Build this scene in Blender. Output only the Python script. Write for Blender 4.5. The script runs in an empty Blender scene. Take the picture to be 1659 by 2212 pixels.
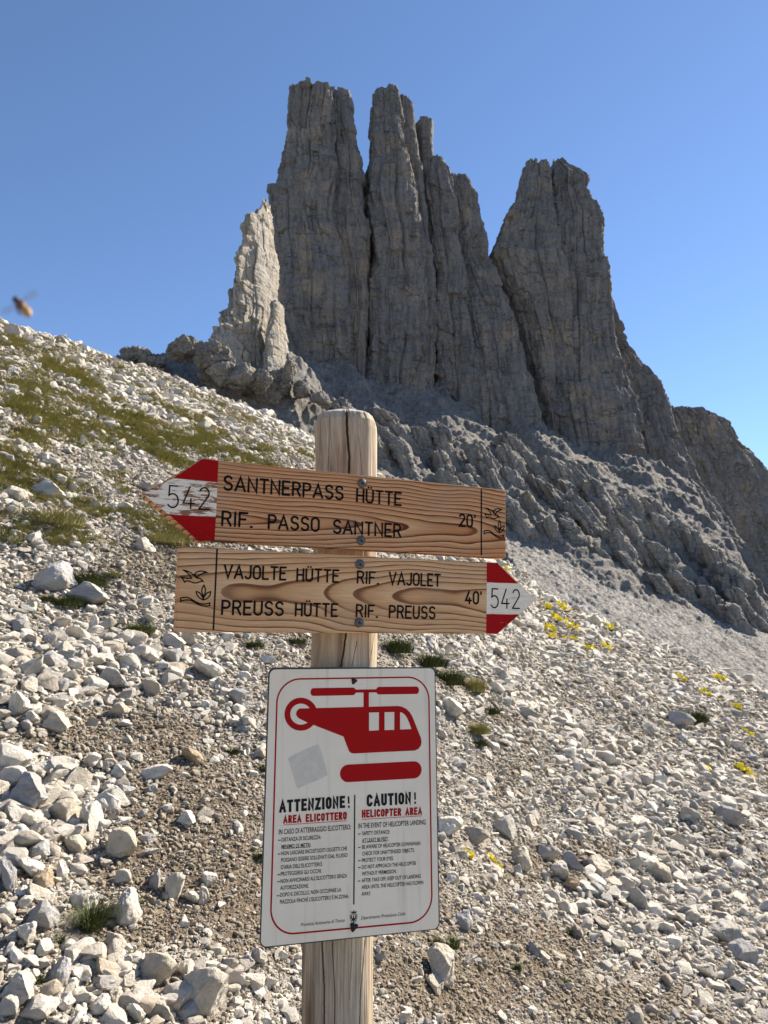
import bpy, bmesh, math, random
import numpy as np
from mathutils import Vector, Matrix, Euler

# ------------------------------------------------------------------ camera, sky, sun, exposure
SC = bpy.context.scene
COL = SC.collection
FPX = 1640.0                     # focal length in pixels of a 1659 x 2212 view of the photograph
TH = math.radians(10)            # the camera looks up ten degrees
CT, ST = math.cos(TH), math.sin(TH)
cam_d = bpy.data.cameras.new('camera')
cam_d.sensor_fit = 'VERTICAL'
cam_d.sensor_height = 36.0
cam_d.sensor_width = 27.0
cam_d.lens = 18.0 / (1106.0 / FPX)
cam_d.clip_start = 0.05
cam_d.clip_end = 6000
cam_d.dof.use_dof = True
cam_d.dof.focus_distance = 1.52
cam_d.dof.aperture_fstop = 15.0
cam = bpy.data.objects.new('camera', cam_d)
cam.rotation_euler = (math.radians(90) + TH, 0, 0)
COL.objects.link(cam)
SC.camera = cam

SUN_EL, SUN_AZ = math.radians(38), math.radians(55)      # azimuth from +Y towards +X
W = bpy.data.worlds.new('World')
SC.world = W
W.use_nodes = True
nt = W.node_tree
sky = nt.nodes.new('ShaderNodeTexSky')
sky.sky_type = 'NISHITA'
sky.sun_disc = False
sky.sun_elevation = SUN_EL
sky.sun_rotation = SUN_AZ
sky.altitude = 2500
sky.air_density = 1.0
sky.dust_density = 0.15
sky.ozone_density = 4.0
nt.links.new(sky.outputs[0], nt.nodes['Background'].inputs[0])
nt.nodes['Background'].inputs[1].default_value = 0.081
sun_d = bpy.data.lights.new('sun', 'SUN')
sun_d.energy = 5.0
sun_d.angle = math.radians(0.5)
sun_d.color = (1.0, 0.91, 0.78)
sun = bpy.data.objects.new('sun', sun_d)
SDIR = Vector((math.sin(SUN_AZ) * math.cos(SUN_EL), math.cos(SUN_AZ) * math.cos(SUN_EL), math.sin(SUN_EL)))
sun.rotation_euler = SDIR.to_track_quat('Z', 'Y').to_euler()
COL.objects.link(sun)
SC.view_settings.view_transform = 'Standard'
SC.view_settings.look = 'None'
SC.view_settings.gamma = 1
SC.view_settings.exposure = 1.38
SC.cycles.use_denoising = True
SC.cycles.max_bounces = 6
random.seed(7)
RNG = np.random.default_rng(11)

# ------------------------------------------------------------------ helpers
def ray(px, py):
    u = (px - 829.5) / FPX
    v = (1106 - py) / FPX
    return Vector((u, CT - v * ST, ST + v * CT))

def to_view(x, y, z):
    d = y * CT + z * ST
    d = np.where(d < 0.05, 0.05, d)
    return 829.5 + FPX * x / d, 1106 - FPX * (z * CT - y * ST) / d

_p = np.random.default_rng(5).permutation(512)
_P = np.concatenate([_p, _p, _p]).astype(np.int64)
_G = np.random.default_rng(6).normal(size=(512, 3))
_G /= np.linalg.norm(_G, axis=1)[:, None]

def perlin(x, y, z):
    x, y, z = np.broadcast_arrays(np.asarray(x, float), np.asarray(y, float), np.asarray(z, float))
    xi, yi, zi = np.floor(x).astype(np.int64), np.floor(y).astype(np.int64), np.floor(z).astype(np.int64)
    xf, yf, zf = x - xi, y - yi, z - zi
    u, v, w = [t * t * t * (t * (t * 6 - 15) + 10) for t in (xf, yf, zf)]
    xi &= 511; yi &= 511; zi &= 511
    out = np.zeros(x.shape)
    for dx in (0, 1):
        a = _P[(xi + dx) & 511]
        wx = u if dx else 1 - u
        for dy in (0, 1):
            b = _P[(a + yi + dy) & 511]
            wy = v if dy else 1 - v
            for dz in (0, 1):
                g = _G[_P[(b + zi + dz) & 511]]
                wz = w if dz else 1 - w
                out += wx * wy * wz * (g[..., 0] * (xf - dx) + g[..., 1] * (yf - dy) + g[..., 2] * (zf - dz))
    return out * 1.6

def fbm(x, y, z, octs=4, gain=0.5, lac=2.03):
    s, a = 0.0, 1.0
    for i in range(octs):
        s = s + a * perlin(x + 17.3 * i, y - 9.1 * i, z + 4.7 * i)
        x, y, z = x * lac, y * lac, z * lac
        a *= gain
    return s

def ridged(x, y, z):
    return 1 - 2 * np.abs(perlin(x, y, z))

def worley(x, y):
    """F1 and F2 of a jittered 2-D grid, and the nearest cell's random value"""
    xi, yi = np.floor(x).astype(np.int64), np.floor(y).astype(np.int64)
    f1 = np.full(x.shape, 9.0); f2 = np.full(x.shape, 9.0); cid = np.zeros(x.shape)
    for dx in (-1, 0, 1):
        for dy in (-1, 0, 1):
            h = _P[(_P[(xi + dx) & 511] + yi + dy) & 511]
            jx, jy = (h & 15) / 16.0, ((h >> 4) & 15) / 16.0
            d = np.hypot(xi + dx + jx - x, yi + dy + jy - y)
            near = d < f1
            f2 = np.where(near, f1, np.minimum(f2, d))
            cid = np.where(near, h / 511.0, cid)
            f1 = np.where(near, d, f1)
    return f1, f2, cid

def sstep(a, b, x):
    t = np.clip((x - a) / (b - a), 0, 1)
    return t * t * (3 - 2 * t)

def mesh_from(name, verts, faces, mat=None, parent=None, smooth=True, link=True):
    me = bpy.data.meshes.new(name)
    verts = np.asarray(verts, dtype=np.float32)
    faces = np.asarray(faces, dtype=np.int32)
    k = faces.shape[1]
    me.vertices.add(len(verts)); me.vertices.foreach_set('co', verts.ravel())
    me.loops.add(faces.size); me.loops.foreach_set('vertex_index', faces.ravel())
    me.polygons.add(len(faces))
    me.polygons.foreach_set('loop_start', np.arange(0, faces.size, k, dtype=np.int32))
    me.polygons.foreach_set('loop_total', np.full(len(faces), k, dtype=np.int32))
    if smooth:
        me.polygons.foreach_set('use_smooth', np.ones(len(faces), dtype=bool))
    me.update(calc_edges=True)
    if mat: me.materials.append(mat)
    o = bpy.data.objects.new(name, me)
    if link: COL.objects.link(o)
    if parent: o.parent = parent
    return o

def obj_bm(name, bm, mat=None, parent=None, smooth=False):
    me = bpy.data.meshes.new(name)
    bm.normal_update()
    bm.to_mesh(me); bm.free()
    if smooth:
        for p in me.polygons: p.use_smooth = True
    if mat: me.materials.append(mat)
    o = bpy.data.objects.new(name, me)
    COL.objects.link(o)
    if parent: o.parent = parent
    return o

def empty(name, loc=(0, 0, 0)):
    o = bpy.data.objects.new(name, None)
    o.empty_display_size = 0.1
    o.location = loc
    COL.objects.link(o)
    return o

def tag(o, label=None, cat=None, group=None, kind=None):
    if label: o['label'] = label
    if cat: o['category'] = cat
    if group: o['group'] = group
    if kind: o['kind'] = kind
    return o

def grid_faces(n, m, wrap=False):
    """rows n, columns m"""
    i = np.arange(n - 1)[:, None]
    mm = m if wrap else m - 1
    j = np.arange(mm)[None, :]
    j2 = (j + 1) % m
    return np.stack([i * m + j, i * m + j2, (i + 1) * m + j2, (i + 1) * m + j], -1).reshape(-1, 4)

def set_attr(o, name, vals):
    a = o.data.attributes.new(name, 'FLOAT', 'POINT')
    a.data.foreach_set('value', np.asarray(vals, dtype=np.float32).ravel())

# ------------------------------------------------------------------ node helper
class Mat:
    def __init__(self, name, rough=0.8, spec=0.3):
        self.m = bpy.data.materials.new(name)
        self.m.use_nodes = True
        self.t = self.m.node_tree
        self.b = self.t.nodes['Principled BSDF']
        self.b.inputs['Roughness'].default_value = rough
        self.b.inputs['Specular IOR Level'].default_value = spec
    def n(self, kind, **kw):
        x = self.t.nodes.new(kind)
        for k, v in kw.items(): setattr(x, k, v)
        return x
    def link(self, a, b): self.t.links.new(a, b)
    def put(self, sock, v):
        if hasattr(v, 'links') or hasattr(v, 'is_output'): self.link(v, sock)
        else: sock.default_value = v
    def coord(self, kind='Object', scale=(1, 1, 1), loc=(0, 0, 0), rot=(0, 0, 0)):
        c = self.n('ShaderNodeTexCoord')
        mp = self.n('ShaderNodeMapping')
        mp.inputs['Scale'].default_value = scale
        mp.inputs['Location'].default_value = loc
        mp.inputs['Rotation'].default_value = rot
        self.link(c.outputs[kind], mp.inputs[0])
        return mp.outputs[0]
    def noise(self, vec, scale=1, detail=4, rough=0.55, dist=0.0):
        x = self.n('ShaderNodeTexNoise')
        self.link(vec, x.inputs['Vector'])
        x.inputs['Scale'].default_value = scale
        x.inputs['Detail'].default_value = detail
        x.inputs['Roughness'].default_value = rough
        x.inputs['Distortion'].default_value = dist
        return x.outputs[0]
    def voro(self, vec, scale=1, feature='F1', out='Distance'):
        x = self.n('ShaderNodeTexVoronoi', feature=feature)
        self.link(vec, x.inputs['Vector'])
        x.inputs['Scale'].default_value = scale
        return x.outputs[out]
    def ramp(self, fac, stops, interp='LINEAR'):
        x = self.n('ShaderNodeValToRGB')
        self.link(fac, x.inputs[0])
        e = x.color_ramp.elements
        x.color_ramp.interpolation = interp
        while len(e) < len(stops): e.new(0.5)
        for el, (p, c) in zip(e, stops):
            el.position = p
            el.color = (c, c, c, 1) if isinstance(c, (int, float)) else (*c, 1)
        return x.outputs[0]
    def mix(self, fac, a, b, mode='MIX'):
        x = self.n('ShaderNodeMix', data_type='RGBA', blend_type=mode)
        self.put(x.inputs[0], fac)
        for s, v in ((x.inputs[6], a), (x.inputs[7], b)):
            if isinstance(v, tuple): s.default_value = (*v, 1)
            else: self.link(v, s)
        return x.outputs[2]
    def math(self, op, a, b=0.0, c=0.0):
        x = self.n('ShaderNodeMath', operation=op)
        self.put(x.inputs[0], a); self.put(x.inputs[1], b)
        if op in ('MULTIPLY_ADD',): self.put(x.inputs[2], c)
        return x.outputs[0]
    def sep(self, vec):
        x = self.n('ShaderNodeSeparateXYZ'); self.link(vec, x.inputs[0]); return x.outputs
    def attr(self, name, kind='GEOMETRY'):
        x = self.n('ShaderNodeAttribute', attribute_name=name, attribute_type=kind)
        return x.outputs['Fac']
    def rnd(self): return self.n('ShaderNodeObjectInfo').outputs['Random']
    def color(self, c):
        if isinstance(c, tuple): self.b.inputs['Base Color'].default_value = (*c, 1)
        else: self.link(c, self.b.inputs['Base Color'])
    def bump(self, h, strength=0.5, dist=0.01):
        x = self.n('ShaderNodeBump')
        x.inputs['Strength'].default_value = strength
        x.inputs['Distance'].default_value = dist
        self.link(h, x.inputs['Height'])
        self.link(x.outputs[0], self.b.inputs['Normal'])

# ------------------------------------------------------------------ materials
def mat_stone(name, stops, grime=0.45, detail=1.0):
    M = Mat(name, 0.9, 0.2)
    base = M.ramp(M.rnd(), stops)
    v = M.coord('Object')
    n1 = M.noise(v, 1.7 * detail, 5, 0.6)
    n2 = M.noise(v, 9 * detail, 5, 0.65)
    base = M.mix(M.ramp(n1, [(0.42, 0.0), (0.72, 0.7)]), base, (0.34, 0.285, 0.21))
    dark = M.ramp(n2, [(0.28, 1.0), (0.42, 0.0)])
    base = M.mix(M.math('MULTIPLY', dark, grime), base, (0.14, 0.125, 0.105))
    M.color(base)
    h = M.math('ADD', n2, M.math('MULTIPLY', M.noise(v, 30 * detail, 4, 0.7), 0.5))
    M.bump(h, 0.55, 0.12)
    return M.m

PALE = [(0.0, (0.46, 0.41, 0.34)), (0.25, (0.64, 0.59, 0.50)), (0.5, (0.73, 0.685, 0.60)), (0.72, (0.58, 0.535, 0.465)),
        (0.88, (0.37, 0.35, 0.325)), (1.0, (0.50, 0.42, 0.315))]
M_STONE = mat_stone('limestone', PALE)
M_RUBBLE = mat_stone('limestone_rubble', PALE, 0.3)
M_TAN = mat_stone('ochre_limestone', [(0.0, (0.42, 0.32, 0.2)), (1.0, (0.46, 0.36, 0.24))])
M_CREAM = mat_stone('cream_limestone', [(0.0, (0.52, 0.46, 0.36)), (1.0, (0.56, 0.50, 0.40))])
M_GREY = mat_stone('grey_limestone', [(0.0, (0.36, 0.355, 0.35)), (1.0, (0.42, 0.41, 0.40))])
M_PEBBLE = mat_stone('brown_gravel', [(0.0, (0.22, 0.175, 0.125)), (0.3, (0.33, 0.27, 0.195)), (0.6, (0.43, 0.365, 0.275)),
                                      (0.85, (0.29, 0.25, 0.20)), (1.0, (0.50, 0.46, 0.40))], 0.3)

def mat_ground():
    M = Mat('scree_ground', 0.95, 0.1)
    v = M.coord('Object')
    soil = M.attr('soil')
    c1 = M.ramp(M.noise(v, 28, 6, 0.7), [(0.3, (0.07, 0.053, 0.037)), (0.5, (0.155, 0.12, 0.084)), (0.7, (0.28, 0.23, 0.17))])
    c2 = M.ramp(M.noise(v, 40, 6, 0.75), [(0.3, (0.10, 0.082, 0.062)), (0.5, (0.24, 0.21, 0.172)), (0.68, (0.42, 0.385, 0.335))])
    base = M.mix(soil, c2, c1)
    M.color(base)
    h = M.math('ADD', M.voro(v, 45), M.math('MULTIPLY', M.noise(v, 130, 4, 0.7), 0.7))
    M.bump(h, 0.8, 0.02)
    return M.m
M_GROUND = mat_ground()

def mat_rock(name, base, tan, streak, scl=1.0, scree=False, tanamt=1.0):
    M = Mat(name, 0.95, 0.1)
    v = M.coord('Object')
    vs = M.coord('Object', (1, 1, 0.14))
    vh = M.coord('Object', (0.25, 0.25, 1.0))
    c = M.mix(M.ramp(M.noise(v, 0.09 * scl, 5, 0.6), [(0.42, 0.0), (0.62, 1.0)]), base, tuple(0.82 * x for x in base))
    patch = M.ramp(M.noise(vs, 0.11 * scl, 5, 0.6, 0.6), [(0.49, 0.0), (0.61, 0.9)])
    patch2 = M.ramp(M.noise(vh, 0.12 * scl, 3, 0.5), [(0.42, 0.0), (0.6, 1.0)])
    c = M.mix(M.math('MULTIPLY', M.math('MULTIPLY', patch, patch2), tanamt), c, tan)
    st = M.ramp(M.noise(vs, 0.42 * scl, 6, 0.7), [(0.34, 1.0), (0.52, 0.0)])
    c = M.mix(M.math('MULTIPLY', st, 0.75), c, streak)
    hj = M.math('ABSOLUTE', M.math('SUBTRACT', M.noise(M.coord('Object', (0.16, 0.16, 1.0), (4, 2, 0)), 0.34 * scl, 4, 0.55), 0.5))
    vj = M.math('ABSOLUTE', M.math('SUBTRACT', M.noise(M.coord('Object', (1, 1, 0.07), (9, 1, 3)), 0.30 * scl, 3, 0.5), 0.5))
    jn = M.math('MAXIMUM', M.ramp(hj, [(0.004, 0.75), (0.016, 0.0)]), M.ramp(vj, [(0.003, 0.7), (0.014, 0.0)]))
    c = M.mix(M.math('MULTIPLY', jn, M.ramp(M.noise(v, 0.16 * scl, 3, 0.5), [(0.42, 0.0), (0.58, 1.0)])), c, tuple(0.4 * x for x in streak))
    fine = M.ramp(M.noise(v, 1.1 * scl, 5, 0.7), [(0.3, 0.72), (0.7, 1.18)])
    c = M.mix(1.0, c, fine, 'MULTIPLY')
    if scree:
        gn = M.n('ShaderNodeNewGeometry')
        nz = M.sep(gn.outputs['Normal'])[2]
        dn = M.math('ADD', nz, M.math('MULTIPLY', M.math('SUBTRACT', M.noise(v, 1.3, 5, 0.7), 0.5), 0.45))
        c = M.mix(M.ramp(dn, [(0.72, 0.0), (0.9, 0.8)]), c, (0.235, 0.215, 0.187))
        sc = M.attr('scree')
        sn = M.ramp(M.noise(v, 0.9, 6, 0.75), [(0.3, (0.22, 0.205, 0.185)), (0.7, (0.37, 0.35, 0.32))])
        vo = M.ramp(M.voro(v, 1.5), [(0.25, 1.1), (0.6, 0.62)])
        sn = M.mix(1.0, sn, vo, 'MULTIPLY')
        sn = M.mix(1.0, sn, M.ramp(M.noise(M.coord('Object', (1, 1, 1), (7, 7, 7)), 0.22, 5, 0.6), [(0.35, 0.8), (0.65, 1.15)]), 'MULTIPLY')
        c = M.mix(sc, c, sn)
    M.color(c)
    h = M.math('ADD', M.noise(vs, 0.9 * scl, 6, 0.7), M.math('ADD', M.noise(vh, 0.7 * scl, 5, 0.65), M.noise(v, 1.6 * scl, 6, 0.7)))
    M.bump(h, 0.6, 0.9 / scl)
    return M.m
M_TOWER = mat_rock('dolomite_wall', (0.20, 0.187, 0.175), (0.295, 0.24, 0.182), (0.092, 0.091, 0.094))
M_SPIRE = mat_rock('pale_dolomite', (0.40, 0.36, 0.305), (0.45, 0.375, 0.28), (0.22, 0.2, 0.175), 1.6)
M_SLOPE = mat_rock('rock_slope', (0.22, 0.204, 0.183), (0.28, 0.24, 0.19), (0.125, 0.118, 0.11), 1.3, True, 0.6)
M_FAR = mat_rock('far_dolomite', (0.285, 0.255, 0.22), (0.38, 0.30, 0.20), (0.115, 0.113, 0.112), 0.8)
M_OUTCROP = mat_rock('outcrop_rock', (0.255, 0.235, 0.208), (0.33, 0.28, 0.215), (0.13, 0.122, 0.112), 2.2)

def mat_grass(name, stops):
    M = Mat(name, 0.7, 0.2)
    f = M.math('ADD', M.math('MULTIPLY', M.rnd(), 0.6), M.math('MULTIPLY', M.noise(M.coord('Object'), 90, 2, 0.5), 0.5))
    c = M.ramp(f, stops)
    M.color(c)
    return M.m
M_GRASS = mat_grass('dry_alpine_grass', [(0.0, (0.10, 0.12, 0.03)), (0.35, (0.19, 0.19, 0.06)), (0.7, (0.30, 0.265, 0.10)), (1.0, (0.42, 0.34, 0.17))])
M_TUFT = mat_grass('green_tuft', [(0.0, (0.04, 0.05, 0.012)), (0.6, (0.07, 0.085, 0.02)), (1.0, (0.10, 0.115, 0.035))])
M_LEAF = mat_grass('flower_leaf', [(0.0, (0.05, 0.085, 0.03)), (1.0, (0.085, 0.12, 0.045))])
_m = Mat('yellow_petal', 0.5, 0.3); _m.color((0.88, 0.74, 0.03)); M_PETAL = _m.m

def mat_board(name, light, mid, dark, zc, depth, slope, freq, seed):
    """flat-sawn softwood: growth rings of a tilted trunk cut by the board's face"""
    M = Mat(name, 0.7, 0.12)
    v = M.coord('Object')
    s = M.sep(v)
    wv = M.coord('Object', (2.2, 1, 5), (seed, seed * 2.1, 0))
    warp = M.math('MULTIPLY', M.math('SUBTRACT', M.noise(wv, 1.0, 3, 0.5), 0.5), 0.045)
    wv2 = M.coord('Object', (9, 1, 55), (seed, 0, seed))
    warp2 = M.math('MULTIPLY', M.math('SUBTRACT', M.noise(wv2, 1.0, 3, 0.5), 0.5), 0.007)
    z = M.math('ADD', M.math('ADD', M.math('SUBTRACT', s[2], zc), warp), warp2)
    lv = M.coord('Object', (1.7, 1, 0.6), (seed * 3, 0, 0))
    d0 = M.math('ADD', M.math('MULTIPLY_ADD', s[0], slope, depth), M.math('MULTIPLY', M.math('SUBTRACT', M.noise(lv, 1.6, 2, 0.5), 0.5), 0.035))
    d = M.math('SQRT', M.math('ADD', M.math('MULTIPLY', z, z), M.math('MULTIPLY', d0, d0)))
    fr = M.math('FRACT', M.math('MULTIPLY', d, freq))
    c = M.ramp(fr, [(0.0, light), (0.45, tuple(0.5 * (a + b) for a, b in zip(light, mid))), (0.72, mid), (0.86, dark), (0.965, dark), (1.0, light)])
    big = M.noise(M.coord('Object', (3, 1, 14), (seed, 5, 0)), 1.2, 3, 0.5)
    c = M.mix(M.ramp(big, [(0.5, 0.0), (0.64, 0.5)]), c, mid)
    fib = M.noise(M.coord('Object', (14, 10, 420)), 1.0, 4, 0.6)
    c = M.mix(1.0, c, M.ramp(fib, [(0.3, 0.80), (0.7, 1.15)]), 'MULTIPLY')
    crk = M.noise(M.coord('Object', (5, 1, 190), (seed, 0, 3)), 1.0, 3, 0.6)
    cm = M.ramp(crk, [(0.265, 1.0), (0.295, 0.0)])
    c = M.mix(M.math('MULTIPLY', cm, 0.85), c, (0.035, 0.022, 0.014))
    gv = M.noise(v, 9, 4, 0.6)
    c = M.mix(M.ramp(gv, [(0.5, 0.0), (0.8, 0.3)]), c, (0.30, 0.245, 0.19))
    M.color(c)
    M.bump(M.math('SUBTRACT', M.math('MULTIPLY_ADD', fib, 0.5, M.math('MULTIPLY', fr, 0.35)), M.math('MULTIPLY', cm, 2.0)), 0.35, 0.001)
    return M.m
M_BOARD_A = mat_board('larch_reddish', (0.60, 0.345, 0.175), (0.43, 0.185, 0.075), (0.11, 0.03, 0.012), -0.030, 0.022, 0.05, 135, 2.7)
M_BOARD_B = mat_board('larch_pale', (0.64, 0.405, 0.22), (0.50, 0.27, 0.125), (0.17, 0.07, 0.03), -0.004, 0.066, -0.05, 150, 7.3)

def mat_paint(name, colr, wear, under=(0.24, 0.11, 0.06), lo=0.5):
    M = Mat(name, 0.65, 0.1)
    n = M.noise(M.coord('Object', (20, 1, 130)), 1.0, 6, 0.72)
    n2 = M.noise(M.coord('Object', (7, 1, 14)), 1.0, 3, 0.5)
    f = M.math('ADD', M.math('MULTIPLY', n, 0.7), M.math('MULTIPLY', n2, 0.3))
    chip = M.ramp(f, [(lo - 0.012, 1.0), (lo + 0.012, 0.0)])
    tone = M.ramp(M.noise(M.coord('Object', (30, 1, 300)), 1, 3, 0.6), [(0.3, 0.85), (0.7, 1.08)])
    M.color(M.mix(M.math('MULTIPLY', chip, wear), M.mix(1.0, colr, tone, 'MULTIPLY'), under))
    return M.m
M_RED = mat_paint('red_paint', (0.33, 0.003, 0.004), 0.85, (0.5, 0.32, 0.24), 0.365)
M_WHITE = mat_paint('worn_white_paint', (0.74, 0.66, 0.54), 1.0, (0.25, 0.11, 0.06), 0.502)
M_WHITE2 = mat_paint('white_paint', (0.74, 0.66, 0.54), 1.0, (0.25, 0.13, 0.08), 0.395)
_m = Mat('black_routed_paint', 0.6, 0.08); _m.color((0.006, 0.0055, 0.0055)); M_BLACK = _m.m

def mat_panel():
    M = Mat('white_enamel', 0.42, 0.25)
    v = M.coord('Object')
    n = M.noise(v, 7, 5, 0.6)
    c = M.mix(M.ramp(n, [(0.45, 0.0), (0.75, 1.0)]), (0.77, 0.685, 0.545), (0.70, 0.61, 0.48))
    sp = M.noise(M.coord('Object', (60, 1, 18)), 1.5, 5, 0.7)
    c = M.mix(M.ramp(sp, [(0.69, 0.0), (0.78, 0.35)]), c, (0.36, 0.34, 0.30))
    run = M.noise(M.coord('Object', (55, 1, 2.2)), 1.0, 5, 0.6)
    c = M.mix(M.ramp(run, [(0.56, 0.0), (0.72, 0.28)]), c, (0.36, 0.31, 0.235))
    scr = M.noise(M.coord('Object', (16, 1, 320), (0, 0, 0), (0, 0.5, 0)), 1.0, 2, 0.5)
    c = M.mix(M.ramp(scr, [(0.74, 0.0), (0.77, 0.6)]), c, (0.33, 0.31, 0.28))
    M.color(c)
    return M.m
M_PANEL = mat_panel()
_m = Mat('red_sign_print', 0.5, 0.12); _m.color((0.35, 0.002, 0.003)); M_SIGNRED = _m.m
_m = Mat('black_sign_print', 0.5, 0.1); _m.color((0.015, 0.015, 0.015)); M_SIGNBLACK = _m.m
_m = Mat('dark_sheet_edge', 0.5, 0.4); _m.color((0.03, 0.032, 0.035)); M_EDGE = _m.m
_m = Mat('old_glue', 0.5, 0.4)
_n = _m.noise(_m.coord('Object'), 60, 5, 0.7)
_m.color(_m.ramp(_n, [(0.35, (0.52, 0.475, 0.40)), (0.7, (0.63, 0.57, 0.475))])); M_GLUE = _m.m
_m = Mat('weathered_steel', 0.55, 0.5)
_m.b.inputs['Metallic'].default_value = 0.35
_n = _m.noise(_m.coord('Object'), 260, 4, 0.7)
_m.color(_m.ramp(_n, [(0.35, (0.045, 0.043, 0.04)), (0.65, (0.15, 0.145, 0.14))])); M_STEEL = _m.m
_m = Mat('black_bolt', 0.6, 0.3); _m.color((0.012, 0.012, 0.012)); M_BOLT = _m.m

def mat_post():
    M = Mat('weathered_post_wood', 0.8, 0.2)
    fib = M.noise(M.coord('Object', (1, 1, 0.03)), 260, 5, 0.65)
    st = M.noise(M.coord('Object', (1, 1, 0.10)), 34, 5, 0.6)
    pat = M.noise(M.coord('Object', (1, 1, 0.35)), 11, 4, 0.6)
    c = M.ramp(st, [(0.30, (0.17, 0.12, 0.08)), (0.44, (0.36, 0.275, 0.185)), (0.56, (0.47, 0.385, 0.28)), (0.72, (0.56, 0.48, 0.37))])
    c = M.mix(M.ramp(pat, [(0.47, 0.0), (0.66, 0.55)]), c, (0.45, 0.385, 0.30))
    c = M.mix(M.ramp(pat, [(0.28, 0.75), (0.40, 0.0)]), c, (0.16, 0.115, 0.08))
    c = M.mix(1.0, c, M.ramp(fib, [(0.3, 0.55), (0.7, 1.2)]), 'MULTIPLY')
    crk = M.noise(M.coord('Object', (1, 1, 0.018), (3, 1, 0)), 75, 3, 0.5)
    cm = M.ramp(crk, [(0.265, 1.0), (0.30, 0.0)])
    c = M.mix(M.math('MULTIPLY', cm, 0.8), c, (0.03, 0.022, 0.016))
    top = M.attr('top')
    c = M.mix(M.math('MULTIPLY', top, 0.75), c, M.mix(fib, (0.30, 0.285, 0.26), (0.55, 0.53, 0.50)))
    M.color(c)
    M.bump(M.math('SUBTRACT', M.math('ADD', fib, M.math('MULTIPLY', st, 0.6)), M.math('MULTIPLY', cm, 2.5)), 0.5, 0.0018)
    return M.m
M_POST = mat_post()

# ------------------------------------------------------------------ the near slope
SKY = [(0, 695), (130, 732), (250, 782), (330, 802), (420, 838), (500, 871), (600, 914), (680, 952), (830, 1042), (1000, 1155),
       (1100, 1226), (1177, 1292), (1280, 1335), (1400, 1392), (1530, 1445), (1659, 1500)]
_az, _el = [], []
for px, py in SKY:
    d = ray(px, py); r = math.hypot(d.x, d.y)
    _az.append(math.atan2(d.x, d.y)); _el.append(d.z / r)
_az, _el = np.array(_az), np.array(_el)
_b = -0.457 * np.sin(_az) + 0.20 * np.cos(_az)
_corr = _el - _b
EYE = 1.6
RIM = 44.0

def near_el(az):
    c = np.interp(az, _az, _corr)
    fade = np.clip(1 - (np.abs(az) - 0.5) / 0.6, 0, 1)
    return -0.457 * np.sin(az) + 0.20 * np.cos(az) + c * fade

def near_z(x, y):
    r = np.hypot(x, y); az = np.arctan2(x, y)
    E = near_el(az)
    R = RIM * (1 + 0.12 * np.sin(3.1 * az + 1.0))
    z = -EYE + r * (E + EYE / R)
    over = np.maximum(r - R, 0)
    zo = R * E + over * E - 0.55 * over - 0.004 * over ** 2
    z = np.where(r < R, z, np.maximum(zo, -140))
    k = np.clip(r / 6, 0.25, 1)
    z = z + 0.20 * k * perlin(x * 0.33, y * 0.33, 3.3) + 0.085 * perlin(x * 1.1, y * 1.1, 8.1) + 0.03 * perlin(x * 3.1, y * 3.1, 1.7)
    z = z + 0.30 * np.clip((r - 8) / 20, 0, 1) * perlin(x * 0.13, y * 0.13, 0.4)
    return z

def hit(px, py):
    """where the line of sight of a view pixel meets the near slope"""
    d = ray(px, py)
    t = np.exp(np.linspace(math.log(1.2), math.log(60), 1600))
    zt = near_z(d.x * t, d.y * t)
    below = np.nonzero(d.z * t <= zt)[0]
    if len(below) == 0: return None
    k = t[below[0]]
    return Vector((d.x * k, d.y * k, d.z * k))

GRAVEL = [(400, 1740, 190, 120), (470, 1900, 150, 110), (230, 1590, 220, 55), (330, 1880, 120, 70), (980, 2110, 260, 110), (900, 1990, 90, 60),
          (1150, 2050, 150, 70), (1120, 1660, 75, 60), (1060, 1560, 60, 30), (1290, 1840, 90, 30), (560, 2000, 120, 90), (330, 1990, 120, 60),
          (420, 1120, 110, 70), (330, 1230, 110, 60), (1180, 1880, 120, 60), (1300, 2170, 200, 60)]

def gravel_mask(x, y, z):
    vx, vy = to_view(x, y, z)
    g = np.zeros(np.shape(x))
    for cx, cy, rx, ry in GRAVEL:
        q = ((vx - cx) / rx) ** 2 + ((vy - cy) / ry) ** 2
        g = np.maximum(g, 1.25 - 0.75 * q)
    g = g + 0.6 * perlin(x * 1.1, y * 1.1, 5.5) + 0.4 * perlin(x * 3.3, y * 3.3, 2.5)
    return np.clip(g, 0, 1)

def build_ground():
    rr = np.concatenate([[0.0], np.exp(np.linspace(math.log(0.6), math.log(70), 420)), np.exp(np.linspace(math.log(75), math.log(4000), 40))])
    azf = np.linspace(-0.75, 0.75, 620)
    azb = np.linspace(0.75, 2 * math.pi - 0.75, 120)[1:-1]
    az = np.concatenate([azf, azb])
    A, R = np.meshgrid(az, rr)
    X, Y = R * np.sin(A), R * np.cos(A)
    Z = near_z(X, Y)
    Z = np.where(R > 70, np.minimum(Z, -60 - 0.02 * R + 14 * perlin(X * 0.004, Y * 0.004, 2)), Z)
    v = np.stack([X, Y, Z], -1).reshape(-1, 3)
    o = mesh_from('ground', v, grid_faces(len(rr), len(az), True), M_GROUND)
    set_attr(o, 'soil', gravel_mask(X, Y, Z) * (R < 45))
    tag(o, 'steep slope of pale limestone scree and brown gravel', 'ground', kind='structure')
build_ground()

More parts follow.
